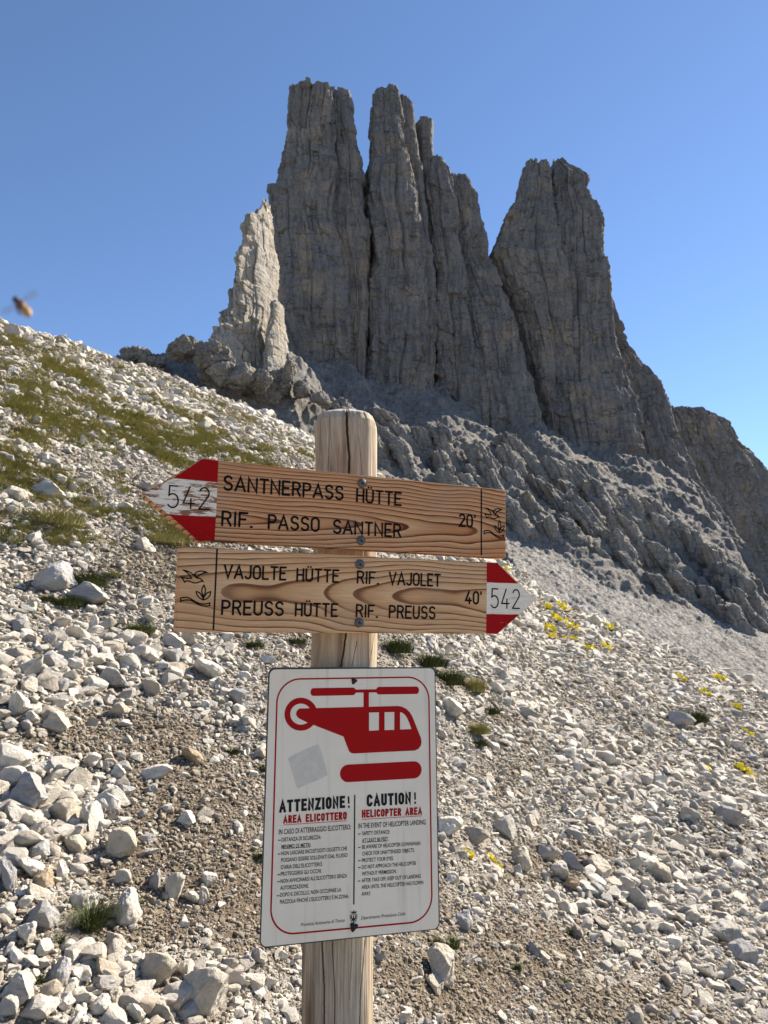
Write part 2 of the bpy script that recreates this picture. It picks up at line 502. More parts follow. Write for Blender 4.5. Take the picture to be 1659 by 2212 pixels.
# ------------------------------------------------------------------ mountainside below the towers
YC = [(-0.9, 120), (-0.6, 152), (-0.5, 163), (-0.42, 180), (-0.37, 198), (-0.34, 206), (-0.25, 226), (-0.17, 246), (0.0, 275), (0.2, 300), (0.36, 318), (0.41, 292), (0.44, 255), (0.5, 212), (0.6, 195), (0.9, 190)]
_yx = np.array([a for a, b in YC]); _yv = np.array([b for a, b in YC])

def rock_plane(x, y): return -94 - 0.42 * x + 0.71 * y

def build_mountainside():
    az = np.linspace(-0.62, 0.78, 1150)
    rr = np.exp(np.linspace(math.log(95), math.log(430), 620))
    A, R = np.meshgrid(az, rr)
    X, Y = R * np.sin(A), R * np.cos(A)
    t = X / Y
    yc = np.interp(t, _yx, _yv) * (1 + 0.012 * perlin(t * 25, 0, 0.5))
    yl = np.minimum(Y, yc)
    over = np.maximum(Y - yc, 0)
    z = rock_plane(t * yl, yl) - 0.35 * over
    z = z + 17 * np.exp(-((Y - 213) / 15) ** 2) * sstep(-0.28, -0.2, t) * (1 - sstep(-0.14, -0.05, t)) * 0.75
    s = 0.86 * X + 0.51 * Y                       # along the contour
    f = 0.51 * X - 0.86 * Y                       # down the fall line
    wob = 9 * perlin(X / 45, Y / 45, 3)
    rib = ridged((s + wob) / 21, f / 320, 0.5)
    rib2 = ridged((s + 0.6 * wob) / 8.0, f / 130, 4.5)
    rib3 = ridged((s + 0.3 * wob) / 3.0, f / 34, 2.5)
    rough = 1.1 * fbm(X / 8, Y / 8, z / 6, 3, 0.6) + fbm(X / 2.6, Y / 2.6, z / 5, 4, 0.7)
    damp = np.clip((yc - Y) / 8 + 1, 0.25, 1)
    up = sstep(0, 45, z - (-0.36 * (X - 67) + 0.5 * (Y - 195) + 16)) * 0.6 + 0.4
    left = 1 - 0.6 * sstep(-0.08, -0.2, t)
    rock = z + (10.0 * (rib - 0.3) + 4.6 * (rib2 - 0.3)) * damp * up * left + 0.75 * rough
    led = (rock + 7.0 * perlin(s / 16, f / 30, 6) + 2.5 * perlin(X / 5, Y / 5, 6)) / 11.0
    fr = led - np.floor(led)
    rock = rock + (4.0 * (sstep(0.25, 0.55, fr) - fr)) * up * damp * left * np.clip(0.75 + 0.8 * perlin(X / 25, Y / 25, 8), 0, 1)
    led = (rock + 2.0 * perlin(X / 4, Y / 4, 16)) / 3.1
    fr2 = led - np.floor(led)
    rock = rock + 1.7 * (sstep(0.3, 0.6, fr2) - fr2) * up * left
    rock = rock + 1.9 * (rib3 - 0.3) * (0.35 + sstep(0.15, 0.3, fr) * (1 - sstep(0.55, 0.75, fr))) * up * left
    scr = 16 - 0.36 * (t * yl - 67) + 0.50 * (yl - 195) - 0.35 * over + 1.3 * perlin(s / 30, f / 160, 9) + 0.45 * ridged(s / 5, f / 80, 7) + 0.45 * fbm(X / 1.6, Y / 1.6, 1, 4, 0.65)
    scr = scr + 7.0 * (1 - sstep(-0.12, 0.06, t))
    zz = np.maximum(rock, scr)
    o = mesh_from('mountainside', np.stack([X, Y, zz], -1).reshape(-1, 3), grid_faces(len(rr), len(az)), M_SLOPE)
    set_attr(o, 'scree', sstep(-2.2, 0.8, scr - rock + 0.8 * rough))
    tag(o, 'grey gullied rock slope falling from the towers to a smooth scree fan', 'mountainside', kind='structure')
build_mountainside()

# ------------------------------------------------------------------ rock towers
def cv(pts):                                       # from the enlarged tower view to the 1659-wide view
    return [(430.1 + x * 0.5556, 153.6 + y * 0.5556) for x, y in pts]

def loft(Lp, Rp, Y, seed, depth=0.85, rib=1.0, yo=0.0, nth=300, bot=None, power=3.0, blocky=1.0, jag=1.0, fine=1.0, smin=0.35, skew=0.0):
    """one column of rock: its left and right edge at every height at distance Y, rounded-block plan, fluted and jointed faces"""
    L = sorted(Lp, key=lambda p: p[1]); R = sorted(Rp, key=lambda p: p[1])
    top = min(L[0][1], R[0][1]); low = bot or max(L[-1][1], R[-1][1])
    rows = int((low - top) / 1.15) + 2
    py = np.linspace(low, top, rows)
    def world(pts):
        out = []
        for x, y in pts:
            d = ray(x, y); k = Y / d.y
            out.append((d.z * k, d.x * k))
        out.sort(); return np.array(out)
    wl, wr = world(L), world(R)
    el = np.array([ray(829.5, p).z / ray(829.5, p).y for p in py])
    hw0 = (np.interp(py, [p[1] for p in R], [p[0] for p in R]) - np.interp(py, [p[1] for p in L], [p[0] for p in L])) / 2 * Y / FPX
    zz = el * (Y + yo - 0.8 * (np.maximum(hw0, 0.4) * depth + 1.5) * np.where(el > 0, 1, 0))
    zz = np.maximum.accumulate(zz + np.arange(rows) * 1e-4)
    xl = np.interp(zz, wl[:, 0], wl[:, 1]); xr = np.interp(zz, wr[:, 0], wr[:, 1])
    hw = np.maximum((xr - xl) / 2, 0.4); xc = (xl + xr) / 2
    u = np.linspace(-1, 1, nth, endpoint=False)
    th = math.pi * (u * 0.62 + 0.38 * u ** 3)      # 0 = towards the viewer, finer there
    c, s = np.cos(th), np.sin(th)
    rad = (np.abs(c) ** power + np.abs(s) ** power) ** (-1 / power)
    ex, ey = s * rad, -c * rad
    hd = hw * depth + 1.5
    X = xc[:, None] + hw[:, None] * ex[None]
    Yy = Y + yo + hd[:, None] * ey[None]
    Z = np.repeat(zz[:, None], nth, 1)
    nx = ex[None] / hw[:, None]; ny = ey[None] / hd[:, None]
    nl = np.hypot(nx, ny); nx, ny = nx / nl, ny / nl
    # a coordinate that runs around the column
    a = np.cumsum(np.concatenate([[0], np.hypot(np.diff(ex), np.diff(ey))])) * float(np.mean(hw))
    A = np.repeat(a[None], rows, 0) + seed * 31.7 + 1.5 * perlin(X / 14, Z / 20, seed)
    dip = Z + 0.10 * A
    scale = np.clip(hw / 8, smin, 1.0)[:, None]
    big = ridged(A / 11.0, dip / 130, seed) - 0.3
    med = ridged(A / 4.3, dip / 42, seed + 5) - 0.3
    strip = perlin(A / 1.5, dip / 26, seed + 7) + 0.5 * perlin(A / 0.7, dip / 12, seed + 8)
    def blocks(w, h, k):
        ca = A / w + 0.45 * perlin(A / w, dip / (5 * h), k)
        ci = np.floor(ca).astype(np.int64)
        off = _G[(ci * 7 + int(k * 13)) & 511, 0]
        cb = dip / h + off * 1.5 + 0.35 * perlin(A / (2 * w), dip / h, k + 2)
        cj = np.floor(cb).astype(np.int64)
        val = _G[_P[(ci & 511)] + 0 & 511, 1] * 0 + _G[(_P[(ci & 511)] + cj * 3) & 511, 1]
        return val, np.abs(ca - np.round(ca)) * w, np.abs(cb - np.round(cb)) * h
    v1, e1, h1 = blocks(5.5, 15.0, seed + 0.0)
    v2, e2, h2 = blocks(2.2, 5.5, seed + 20.0)
    led = perlin(0.02 * A, dip / 7.5, seed + 3) + 0.55 * perlin(0.05 * A, dip / 2.6, seed + 9)
    rough = fbm(X / 2.2 + seed, Yy / 2.2, Z / 3.4, 4, 0.6)
    cr = np.clip(perlin(A / 9, dip / 22, seed + 12) * 2 + 0.5, 0, 1)
    cr2 = np.clip(perlin(A / 7, dip / 9, seed + 15) * 2.2 + 0.35, 0, 1)
    disp = (rib * (1.05 * big + 0.35 * med + 0.16 * strip)
            + blocky * (0.95 * v1 - 0.95 * cr * np.exp(-(e1 / 0.28) ** 2) - 0.7 * cr2 * np.exp(-(h1 / 0.35) ** 2) + 0.62 * v2 - 0.45 * cr2 * np.exp(-(e2 / 0.2) ** 2) - 0.35 * cr * np.exp(-(h2 / 0.22) ** 2))
            + 0.85 * led + 0.42 * fine * rough)
    disp = (disp - 0.45) * scale
    X = X + nx * disp; Yy = Yy + ny * disp + skew * (X - xc[:, None])
    jt = jag * (0.8 * perlin(A / 5.5, seed, 0.3) + 0.8 * v2 - 0.8)
    Z = Z + jt * np.exp(-(zz.max() - Z) / 4.0) + 0.2 * rough
    # close the top
    v = np.stack([X, Yy, Z], -1)
    cen = v[-1].mean(0)
    cap = []
    for k, q in enumerate((0.82, 0.6, 0.35, 0.12)):
        ring = cen + (v[-1] - cen) * q
        ring[:, 2] += 0.5 * perlin(ring[:, 0] / 2.5, ring[:, 1] / 2.5, seed)
        cap.append(ring)
    v = np.concatenate([v] + [r[None] for r in cap])
    return v.reshape(-1, 3), grid_faces(v.shape[0], nth, True)

def rock_object(name, lofts, mat, label, cat='rock tower'):
    V, F, n = [], [], 0
    for v, f in lofts:
        V.append(v); F.append(f + n); n += len(v)
    o = mesh_from(name, np.concatenate(V), np.concatenate(F), mat)
    tag(o, label, cat, 'rock towers of the massif', 'structure')
    return o

crackA = [(515, 66), (505, 250), (535, 420), (515, 600), (550, 750), (570, 900), (572, 1150), (600, 1400)]
def shift(pts, dx): return [(x + dx * 0.5556, y) for x, y in pts]
A1 = loft(cv([(387, 58), (362, 95), (350, 200), (345, 330), (325, 430), (315, 485), (287, 495), (285, 560), (300, 700), (300, 900), (325, 1000), (360, 1100), (380, 1400)]),
          cv([(x + 14, y) for x, y in crackA]), 262, 1, 0.8, power=5.0)
A2 = loft(cv([(x - 10, y + 6) for x, y in crackA]),
          cv([(583, 76), (600, 200), (610, 290), (633, 400), (640, 470), (648, 560), (655, 700), (663, 900), (655, 1050), (650, 1200), (650, 1400)]), 266, 2, 1.1, power=5.0)
rock_object('rock_tower', [A1, A2], M_TOWER, 'tall grey flat-topped rock tower with a dark vertical crack, leftmost of the three big towers')
B1 = loft(cv([(706, 60), (678, 110), (667, 190), (668, 300), (652, 420), (652, 560), (657, 650), (670, 760), (670, 900), (657, 1050), (650, 1200), (650, 1420)]),
          cv([(768, 66), (780, 150), (800, 300), (825, 400), (850, 520), (868, 640), (880, 750), (885, 900), (880, 1200), (880, 1420)]), 272, 3, 0.95, power=4.5)
B2 = loft(cv([(770, 95), (765, 150), (770, 300), (790, 600), (800, 900), (800, 1420)]),
          cv([(805, 100), (834, 150), (838, 200), (850, 330), (868, 400), (872, 500), (885, 640), (905, 750), (915, 850), (915, 950), (912, 1050), (910, 1200), (910, 1420)]), 277, 4, 1.0, power=4.5)
C1 = loft(cv([(834, 190), (837, 260), (855, 330), (862, 420), (865, 700)]), cv([(896, 185), (914, 215), (910, 290), (912, 340), (912, 420), (930, 700)]), 284, 5, 1.2, rib=0.6)
D1 = loft(cv([(903, 332), (882, 400), (872, 470), (877, 550), (892, 640), (902, 740), (917, 800), (907, 900), (907, 1100), (915, 1300), (915, 1500)]),
          cv([(935, 330), (955, 372), (968, 405), (985, 470), (1000, 560), (1020, 700), (1040, 850), (1060, 1000), (1080, 1200), (1100, 1500)]), 282, 6, 0.9, power=4.0)
D2 = loft(cv([(960, 408), (950, 470), (960, 600), (970, 800), (980, 1000), (990, 1500)]),
          cv([(1010, 408), (1045, 430), (1055, 470), (1075, 495), (1080, 560), (1095, 620), (1110, 690), (1112, 750), (1145, 820), (1175, 880), (1205, 960), (1235, 1080), (1265, 1200), (1300, 1320), (1330, 1500)]), 288, 7, 0.8, power=4.0)
G1 = loft(cv([(630, 452), (622, 600), (615, 1400)]), cv([(662, 452), (690, 600), (710, 1400)]), 292, 16, 0.5)
G2 = loft(cv([(848, 340), (845, 600), (845, 1400)]), cv([(892, 340), (905, 700), (925, 1400)]), 298, 17, 0.5)
rock_object('rock_tower', [B1, B2, C1, D1, D2, G1, G2], M_TOWER, 'tall grey rock tower with a stepped right shoulder and small pinnacle, middle of the three')
E1 = loft(cv([(1270, 350), (1255, 385), (1249, 440), (1246, 490), (1216, 540), (1181, 600), (1151, 680), (1126, 745), (1122, 770), (1150, 840), (1185, 900), (1205, 950), (1225, 1010), (1260, 1110), (1280, 1200), (1310, 1340), (1330, 1600)]),
          cv([(1362, 350), (1368, 480), (1380, 620), (1420, 800), (1450, 1000), (1470, 1200), (1490, 1600)]), 300, 8, 0.85, power=4.0)
E2 = loft(cv([(1372, 348), (1362, 480), (1352, 620), (1350, 800), (1350, 1000), (1350, 1600)]),
          cv([(1402, 343), (1432, 375), (1470, 405), (1500, 430), (1500, 490), (1530, 550), (1557, 600), (1557, 740), (1582, 800), (1586, 900), (1595, 1050), (1630, 1200), (1680, 1350), (1740, 1600)]), 303, 9, 0.8, power=4.0)
F1 = loft([(1290, 610), (1270, 800), (1260, 1000), (1250, 1200), (1240, 1420)],
          [(1311, 612), (1320, 650), (1340, 715), (1350, 745), (1385, 800), (1420, 842), (1432, 880), (1455, 950), (1500, 1050), (1555, 1140), (1610, 1220), (1650, 1290), (1700, 1420)], 312, 10, 0.7)
rock_object('rock_tower', [E1, E2, F1], M_TOWER, 'separate grey rock tower with broad sloping flanks, rightmost of the three big towers')
S1 = loft(shift(cv([(250, 497), (245, 520), (230, 560), (215, 590), (192, 600), (182, 650), (167, 700), (157, 760), (150, 900), (140, 1050), (120, 1300)]), 20),
          shift(cv([(275, 500), (285, 580), (297, 650), (300, 750), (300, 880), (305, 980), (315, 1100), (340, 1300)]), -8), 212, 11, 0.8, rib=1.0, blocky=2.0, smin=0.38, power=2.3, skew=1.35, fine=2.0, jag=1.6)
S2 = loft(shift(cv([(122, 762), (116, 850), (109, 950), (82, 990), (74, 1055), (62, 1120), (40, 1300)]), 28),
          cv([(160, 755), (185, 820), (215, 900), (235, 1000), (260, 1100), (280, 1300)]), 210, 12, 0.8, rib=1.0, blocky=2.0, smin=0.38, power=2.3, skew=1.35, fine=2.0, jag=1.6)
S3 = loft(cv([(296, 895), (286, 960), (270, 1050), (250, 1300)]), cv([(318, 893), (326, 930), (327, 985), (337, 1030), (345, 1100), (370, 1300)]), 208, 13, 0.8, rib=0.7, blocky=1.2, smin=0.4, power=2.2, skew=1.2, fine=2.0)
o = rock_object('rock_spire', [S1, S2, S3], M_SPIRE, 'pale sunlit rock spire standing in front of the left tower', 'rock spire')
W1 = loft([(1400, 900), (1380, 985), (1350, 1060), (1330, 1180), (1300, 1500)],
          [(1440, 884), (1500, 887), (1535, 905), (1562, 925), (1580, 962), (1605, 985), (1659, 1062), (1750, 1180), (1900, 1500)], 372, 14, 0.6, rib=1.6, blocky=1.3)
W2 = loft([(2000, 620), (1960, 700), (1920, 800), (1860, 1000), (1820, 1300), (1800, 1600)], [(2200, 620), (2240, 700), (2300, 800), (2380, 1000), (2450, 1300), (2500, 1600)], 368, 15, 0.9, rib=1.6)
rock_object('rock_wall', [W1, W2], M_FAR, 'distant brown banded cliff at the right edge behind the slope', 'cliff')

def stone_mesh(seed, sub, cuts=9, flat=(1, 0.8, 0.6), rough=0.05, roundness=0.0):
    rg = np.random.default_rng(seed)
    bm = bmesh.new()
    bmesh.ops.create_icosphere(bm, subdivisions=sub, radius=1)
    v = np.array([q.co[:] for q in bm.verts]); f = np.array([[q.index for q in p.verts] for p in bm.faces]); bm.free()
    n0 = v.copy()
    for i in range(cuts):
        n = rg.normal(size=3); n /= np.linalg.norm(n)
        dd = rg.uniform(0.42, 0.80) + roundness
        h = v @ n - dd
        v = v - np.outer(np.maximum(h, 0), n)
    o = seed * 3.1
    v = v + n0 * (rough * fbm(v[:, 0] * 2.2 + o, v[:, 1] * 2.2, v[:, 2] * 2.2, 4 if sub > 3 else 2, 0.55))[:, None]
    v = v * np.array(flat)
    v -= (v.max(0) + v.min(0)) / 2
    v /= np.abs(v).max(0)[0] * 2          # one metre wide
    return v, f

def outcrop(parts, Y, label, seed):
    V, F, n = [], [], 0
    rg = np.random.default_rng(seed)
    for i, (cx, cy, rx, ry) in enumerate(parts):
        for k in range(4):
            qx, qy = cx + rg.uniform(-.55, .55) * rx * (k > 0), cy + rg.uniform(-.35, .55) * ry * (k > 0)
            sc = rg.uniform(0.42, 0.68) if k else 0.85
            d = ray(qx, qy); c = d * ((Y + rg.uniform(-2, 2)) / d.y)
            s = Y / CT / FPX
            v, f = stone_mesh(seed * 50 + i * 7 + k, 5, 12, (1, 0.95, 0.9), 0.10)
            m = np.array(Euler((rg.uniform(-.5, .5), rg.uniform(-.5, .5), rg.uniform(0, 6))).to_matrix())
            p = (v @ m.T) * 2 * np.array([rx, max(rx, ry), ry]) * s * sc
            nr = p / (np.linalg.norm(p, axis=1)[:, None] + 1e-6)
            p = p + np.array(c)
            f1, f2, cid = worley((p[:, 0] + 0.6 * p[:, 1]) / 1.7 + seed, p[:, 2] / 1.5)
            p = p + nr * (0.5 * (cid - 0.5) - 0.4 * np.exp(-((f2 - f1) / 0.12) ** 2) + 0.35 * fbm(p[:, 0] / 1.1, p[:, 1] / 1.1, p[:, 2] / 1.1, 4, 0.65))[:, None]
            V.append(p); F.append(f + n); n += len(p)
    o = mesh_from('rock_outcrop', np.concatenate(V), np.concatenate(F), M_OUTCROP)
    return tag(o, label, 'rock outcrop', 'rock outcrops below the spire', 'structure')
outcrop([(395, 752, 44, 38), (432, 768, 42, 36), (475, 788, 48, 40), (520, 810, 42, 38), (460, 756, 30, 22), (560, 825, 36, 30)], 188, 'rounded dark grey rock outcrop on the skyline left of the spire', 1)
outcrop([(300, 772, 38, 22), (330, 785, 30, 20), (262, 779, 12, 9), (350, 800, 24, 14)], 200, 'low dark grey outcrop on the skyline where the near slope ends', 2)
outcrop([(625, 795, 20, 24), (600, 825, 36, 32), (545, 830, 38, 32), (650, 838, 34, 26), (575, 862, 44, 26), (690, 862, 30, 20), (520, 852, 34, 22)], 197, 'broken grey rocks piled at the foot of the pale spire', 3)

def buttresses():
    """the fluted lower tiers under the walls: stubby rock ribs stepping down to the right"""
    rg = np.random.default_rng(21)
    up = [(700, 850), (790, 880), (900, 905), (1000, 915), (1100, 925), (1180, 965), (1250, 1030), (1330, 1060), (1420, 1090), (1500, 1150), (1580, 1230)]
    dn = [(760, 960), (900, 1045), (1000, 1085), (1100, 1125), (1200, 1170), (1300, 1215), (1400, 1265), (1500, 1320), (1580, 1355)]
    out = []
    for i in range(80):
        px = rg.uniform(720, 1590)
        ty = np.interp(px, [a for a, b in up], [b for a, b in up]); by = np.interp(px, [a for a, b in dn], [b for a, b in dn])
        q = rg.uniform(-0.05, 0.95)
        top = ty + (by - ty) * q * 0.85
        w = rg.uniform(12, 30) * (1.15 - 0.55 * q)
        hgt = rg.uniform(60, 125) * (1.15 - 0.4 * q)
        d = ray(px, top + 0.62 * hgt)
        t, e = d.x / d.y, d.z / d.y
        Y = 94 / max(0.71 - 0.42 * t - e, 0.2)
        Y = min(Y, float(np.interp(t, _yx, _yv)) + 4)
        sl = rg.uniform(0.15, 0.5)
        kx = rg.uniform(0.15, 0.5)
        L = [(px - 0.45 * w, top), (px - 0.7 * w + 0.1 * kx * hgt, top + 0.15 * hgt), (px - 0.8 * w + 0.45 * kx * hgt, top + 0.5 * hgt), (px - 0.9 * w + kx * hgt, top + hgt), (px - 0.9 * w + 1.7 * kx * hgt, top + 1.7 * hgt)]
        R = [(px + 0.30 * w, top), (px + 0.7 * w + 0.25 * kx * hgt, top + 0.15 * hgt), (px + 0.9 * w + 0.75 * kx * hgt, top + 0.5 * hgt), (px + 1.1 * w + 1.5 * kx * hgt, top + hgt), (px + 1.3 * w + 2.5 * kx * hgt, top + 1.7 * hgt)]
        out.append(loft(L, R, Y, 40 + i, 1.1, rib=0.8, nth=130, power=2.8, blocky=1.5, jag=1.0, smin=0.62, fine=2.0))
    return out
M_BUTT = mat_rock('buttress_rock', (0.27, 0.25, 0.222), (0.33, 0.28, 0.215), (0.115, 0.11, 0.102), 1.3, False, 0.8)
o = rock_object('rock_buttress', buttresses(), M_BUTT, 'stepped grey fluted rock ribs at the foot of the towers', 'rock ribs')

# ------------------------------------------------------------------ stones
def make_protos(names, mat, sub, n, seed, rough=0.06, **kw):
    out = []
    for i in range(n):
        rg = random.Random(seed + i)
        fl = (1, rg.uniform(0.65, 0.95), rg.uniform(0.5, 0.85))
        v, f = stone_mesh(seed + i, sub, rg.randint(8, 13), fl, rough, **kw)
        o = mesh_from(names, v, f, mat, link=False)
        o.data.set_sharp_from_angle(angle=math.radians(38))
        out.append(o)
    return out

def instancer(name, pts, rot, scl, idx, protos, kindlabel, cat):
    c = bpy.data.collections.new(name + '_source')
    for i, p in enumerate(protos):
        p.name = '%s_source_%02d' % (name, i)
        c.objects.link(p)
    me = bpy.data.meshes.new(name)
    me.vertices.add(len(pts)); me.vertices.foreach_set('co', np.asarray(pts, np.float32).ravel())
    for an, tp, vals in (('rot', 'FLOAT_VECTOR', rot), ('scl', 'FLOAT_VECTOR', scl)):
        a = me.attributes.new(an, tp, 'POINT'); a.data.foreach_set('vector', np.asarray(vals, np.float32).ravel())
    a = me.attributes.new('idx', 'INT', 'POINT'); a.data.foreach_set('value', np.asarray(idx, np.int32).ravel())
    o = bpy.data.objects.new(name, me); COL.objects.link(o)
    g = bpy.data.node_groups.new(name, 'GeometryNodeTree')
    g.interface.new_socket('Geometry', in_out='INPUT', socket_type='NodeSocketGeometry')
    g.interface.new_socket('Geometry', in_out='OUTPUT', socket_type='NodeSocketGeometry')
    N = g.nodes; L = g.links
    gi, go = N.new('NodeGroupInput'), N.new('NodeGroupOutput')
    ip = N.new('GeometryNodeInstanceOnPoints')
    ci = N.new('GeometryNodeCollectionInfo')
    ci.inputs['Collection'].default_value = c
    ci.inputs['Separate Children'].default_value = True
    ci.inputs['Reset Children'].default_value = True
    L.new(gi.outputs[0], ip.inputs['Points'])
    L.new(ci.outputs[0], ip.inputs['Instance'])
    ip.inputs['Pick Instance'].default_value = True
    for an, tp, sk in (('idx', 'INT', 'Instance Index'), ('rot', 'FLOAT_VECTOR', 'Rotation'), ('scl', 'FLOAT_VECTOR', 'Scale')):
        na = N.new('GeometryNodeInputNamedAttribute'); na.data_type = tp
        na.inputs['Name'].default_value = an
        so = [s for s in na.outputs if s.enabled and s.name == 'Attribute'][0]
        L.new(so, ip.inputs[sk])
    L.new(ip.outputs[0], go.inputs[0])
    m = o.modifiers.new('scatter', 'NODES'); m.node_group = g
    tag(o, kindlabel, cat, kind='stuff')
    return o

def slope_normal(x, y):
    e = 0.15
    zx = (near_z(x + e, y) - near_z(x - e, y)) / (2 * e)
    zy = (near_z(x, y + e) - near_z(x, y - e)) / (2 * e)
    return zx, zy

def scatter_xy(n, r0, r1, az):
    r = np.exp(RNG.uniform(math.log(r0), math.log(r1), n))
    a = RNG.uniform(-az, az, n)
    return r * np.sin(a), r * np.cos(a), r

PATCH = [(30, 1010, 70, 45), (120, 1045, 120, 40), (190, 1090, 60, 30), (330, 1130, 70, 35), (300, 945, 60, 25), (250, 1040, 40, 25), (60, 885, 60, 25), (160, 820, 60, 14),
         (230, 890, 70, 20), (290, 915, 80, 25), (360, 945, 60, 25), (380, 1000, 60, 18), (100, 790, 50, 10), (30, 740, 30, 16), (420, 960, 60, 22), (60, 955, 50, 20),
         (450, 940, 40, 12), (520, 985, 50, 8), (560, 1000, 70, 6), (370, 1160, 50, 25)]

def grass_mask(x, y, z):
    vx, vy = to_view(x, y, z)
    g = np.zeros(np.shape(x))
    for cx, cy, rx, ry in PATCH:
        sk = (vy - cy) - 0.35 * (vx - cx)
        q = ((vx - cx) / rx) ** 2 + (sk / ry) ** 2
        g = np.maximum(g, 1.2 - q)
    zone = ((vx < 690) & (vy < 1180)) * 1.0
    nz = fbm(x * 0.55, y * 0.55, 2.2, 3)
    return np.clip(g, 0, 1) * np.clip(0.7 + 0.8 * nz + 0.7 * perlin(x * 1.9, y * 1.9, 7), 0, 1.2) + zone * np.clip(nz * 1.2 - 0.12 + 0.3 * perlin(x * 2.2, y * 2.2, 3), 0, 0.5)

PILES = [(100, 1750, 190, 120, 1.0), (240, 2140, 330, 95, 1.1), (250, 1430, 330, 90, 0.9), (480, 1590, 120, 120, 0.4), (60, 1650, 90, 60, 0.6), (1350, 1930, 260, 150, 0.35), (1500, 1750, 200, 200, 0.35)]

def cleared(vx, vy):
    """True where a named rock, tuft or flower clump takes up the ground"""
    out = np.zeros(len(vx), bool)
    for px, py, w, h, k in CLEAR:
        out |= ((vx - px) / (w * k)) ** 2 + ((vy - py) / (h * k)) ** 2 < 1
    return out

def build_rubble():
    n = 620000
    x, y, r = scatter_xy(n, 1.9, 47, 0.72)
    z = near_z(x, y)
    g = gravel_mask(x, y, z)
    vx, vy = to_view(x, y, z)
    u = RNG.uniform(0, 1, n)
    a = 1.95
    s0, s1 = 0.0022, 0.0215
    s = (s0 ** -a + u * (s1 ** -a - s0 ** -a)) ** (-1 / a)
    boost = np.ones(n)
    for cx, cy, rx, ry, b in PILES:
        q = ((vx - cx) / rx) ** 2 + ((vy - cy) / ry) ** 2
        boost = np.maximum(boost, 1 + 0.6 * b * np.clip(1.2 - q, 0, 1))
    clump = 1 + 0.45 * perlin(x * 0.8 / np.sqrt(r), y * 0.8 / np.sqrt(r), 6)
    s = s * boost * clump * np.interp(r, [2, 5, 9, 20, 45], [1.0, 0.95, 0.85, 0.8, 0.9])
    keep = RNG.uniform(0, 1, n) > np.maximum(g * 0.93, 0.7 * np.clip(grass_mask(x, y, z) * 1.4 - 0.25, 0, 1))
    keep &= near_z(x, y) > -90
    keep &= ~cleared(vx, vy)
    thin = np.clip(0.62 + 0.55 * perlin(x * 1.3 / np.sqrt(r), y * 1.3 / np.sqrt(r), 12) + 0.4 * (boost - 1), 0.25, 1)
    keep &= RNG.uniform(0, 1, n) < thin
    x, y, z, r, s = x[keep], y[keep], z[keep], r[keep], s[keep]
    d = s * r
    n = len(x)
    rot = RNG.uniform(-0.5, 0.5, (n, 3)); rot[:, 2] = RNG.uniform(0, 6.28, n)
    scl = d[:, None] * np.stack([RNG.uniform(0.8, 1.35, n), RNG.uniform(0.7, 1.1, n), RNG.uniform(0.6, 1.15, n)], 1)
    pts = np.stack([x, y, z + d * RNG.uniform(0.05, 0.28, n)], 1)
    instancer('rubble', pts, rot, scl, RNG.integers(0, 12, n), make_protos('rubble_source', M_RUBBLE, 3, 12, 100), 'mass of small pale limestone fragments covering the scree slope', 'rubble')

def build_gravel():
    n = 360000
    x, y, r = scatter_xy(n, 1.9, 40, 0.66)
    z = near_z(x, y)
    g = gravel_mask(x, y, z)
    keep = RNG.uniform(0, 1, n) < g * 0.9 + 0.30
    x, y, z, r = x[keep], y[keep], z[keep], r[keep]
    n = len(x)
    u = RNG.uniform(0, 1, n)
    a, s0, s1 = 2.0, 0.0022, 0.011
    s = (s0 ** -a + u * (s1 ** -a - s0 ** -a)) ** (-1 / a)
    d = s * r
    rot = RNG.uniform(-0.6, 0.6, (n, 3)); rot[:, 2] = RNG.uniform(0, 6.28, n)
    scl = d[:, None] * np.stack([RNG.uniform(0.8, 1.3, n), RNG.uniform(0.75, 1.1, n), RNG.uniform(0.7, 1.2, n)], 1)
    pts = np.stack([x, y, z + d * 0.2], 1)
    instancer('gravel', pts, rot, scl, RNG.integers(0, 7, n), make_protos('gravel_source', M_PEBBLE, 2, 7, 200, roundness=0.08), 'fine brown gravel lying in bare strips between the pale stones', 'gravel')

ROCKP = make_protos('rock', M_STONE, 5, 14, 300, 0.075)
for p in ROCKP: p.data.materials.clear(); p.data.materials.append(M_STONE)
LIMIT = [0]
def place_rock(px, py, w, h, label, mat=None, seed=None, group=None, sink=0.22, name='rock', cat='rock'):
    """a loose rock whose middle shows at a view pixel, w x h view pixels large, sunk a little into the slope"""
    p = hit(px, py + 0.40 * h)
    if p is None: return None
    rg = random.Random(int(px * 13 + py * 7) if seed is None else seed)
    src = FULLEST[rg.randrange(5)] if w > 50 else ROCKP[rg.randrange(len(ROCKP))]
    o = src.copy(); o.name = name
    if mat:
        o.material_slots[0].link = 'OBJECT'; o.material_slots[0].material = mat
    depth = p.y * CT + p.z * ST
    m = depth / FPX
    ext = np.abs(np.array(src.data.vertices[0].co))
    dims = np.array(src.dimensions) if src.dimensions.x > 0 else np.array([1, .8, .7])
    sx = w * m * 1.05
    sz = h * m * 1.12 / max(PDIM[src.data.name][2], 0.1)
    sy = (sx + h * m) / 2 * 1.05 / max(PDIM[src.data.name][1], 0.1)
    o.scale = (sx, sy, sz)
    o.rotation_euler = (rg.uniform(-.15, .15), rg.uniform(-.2, .2) + (0.18 if w > 1.3 * h else 0), rg.choice([0, math.pi]) + rg.uniform(-.3, .3))
    o.location = (p.x, p.y + 0.25 * sx, float(near_z(np.array(p.x), np.array(p.y + 0.25 * sx))) + h * m * (0.5 - sink))
    COL.objects.link(o)
    tag(o, label, cat, group)
    LIMIT[0] += 1
    return o
PDIM = {}
VOL = {}
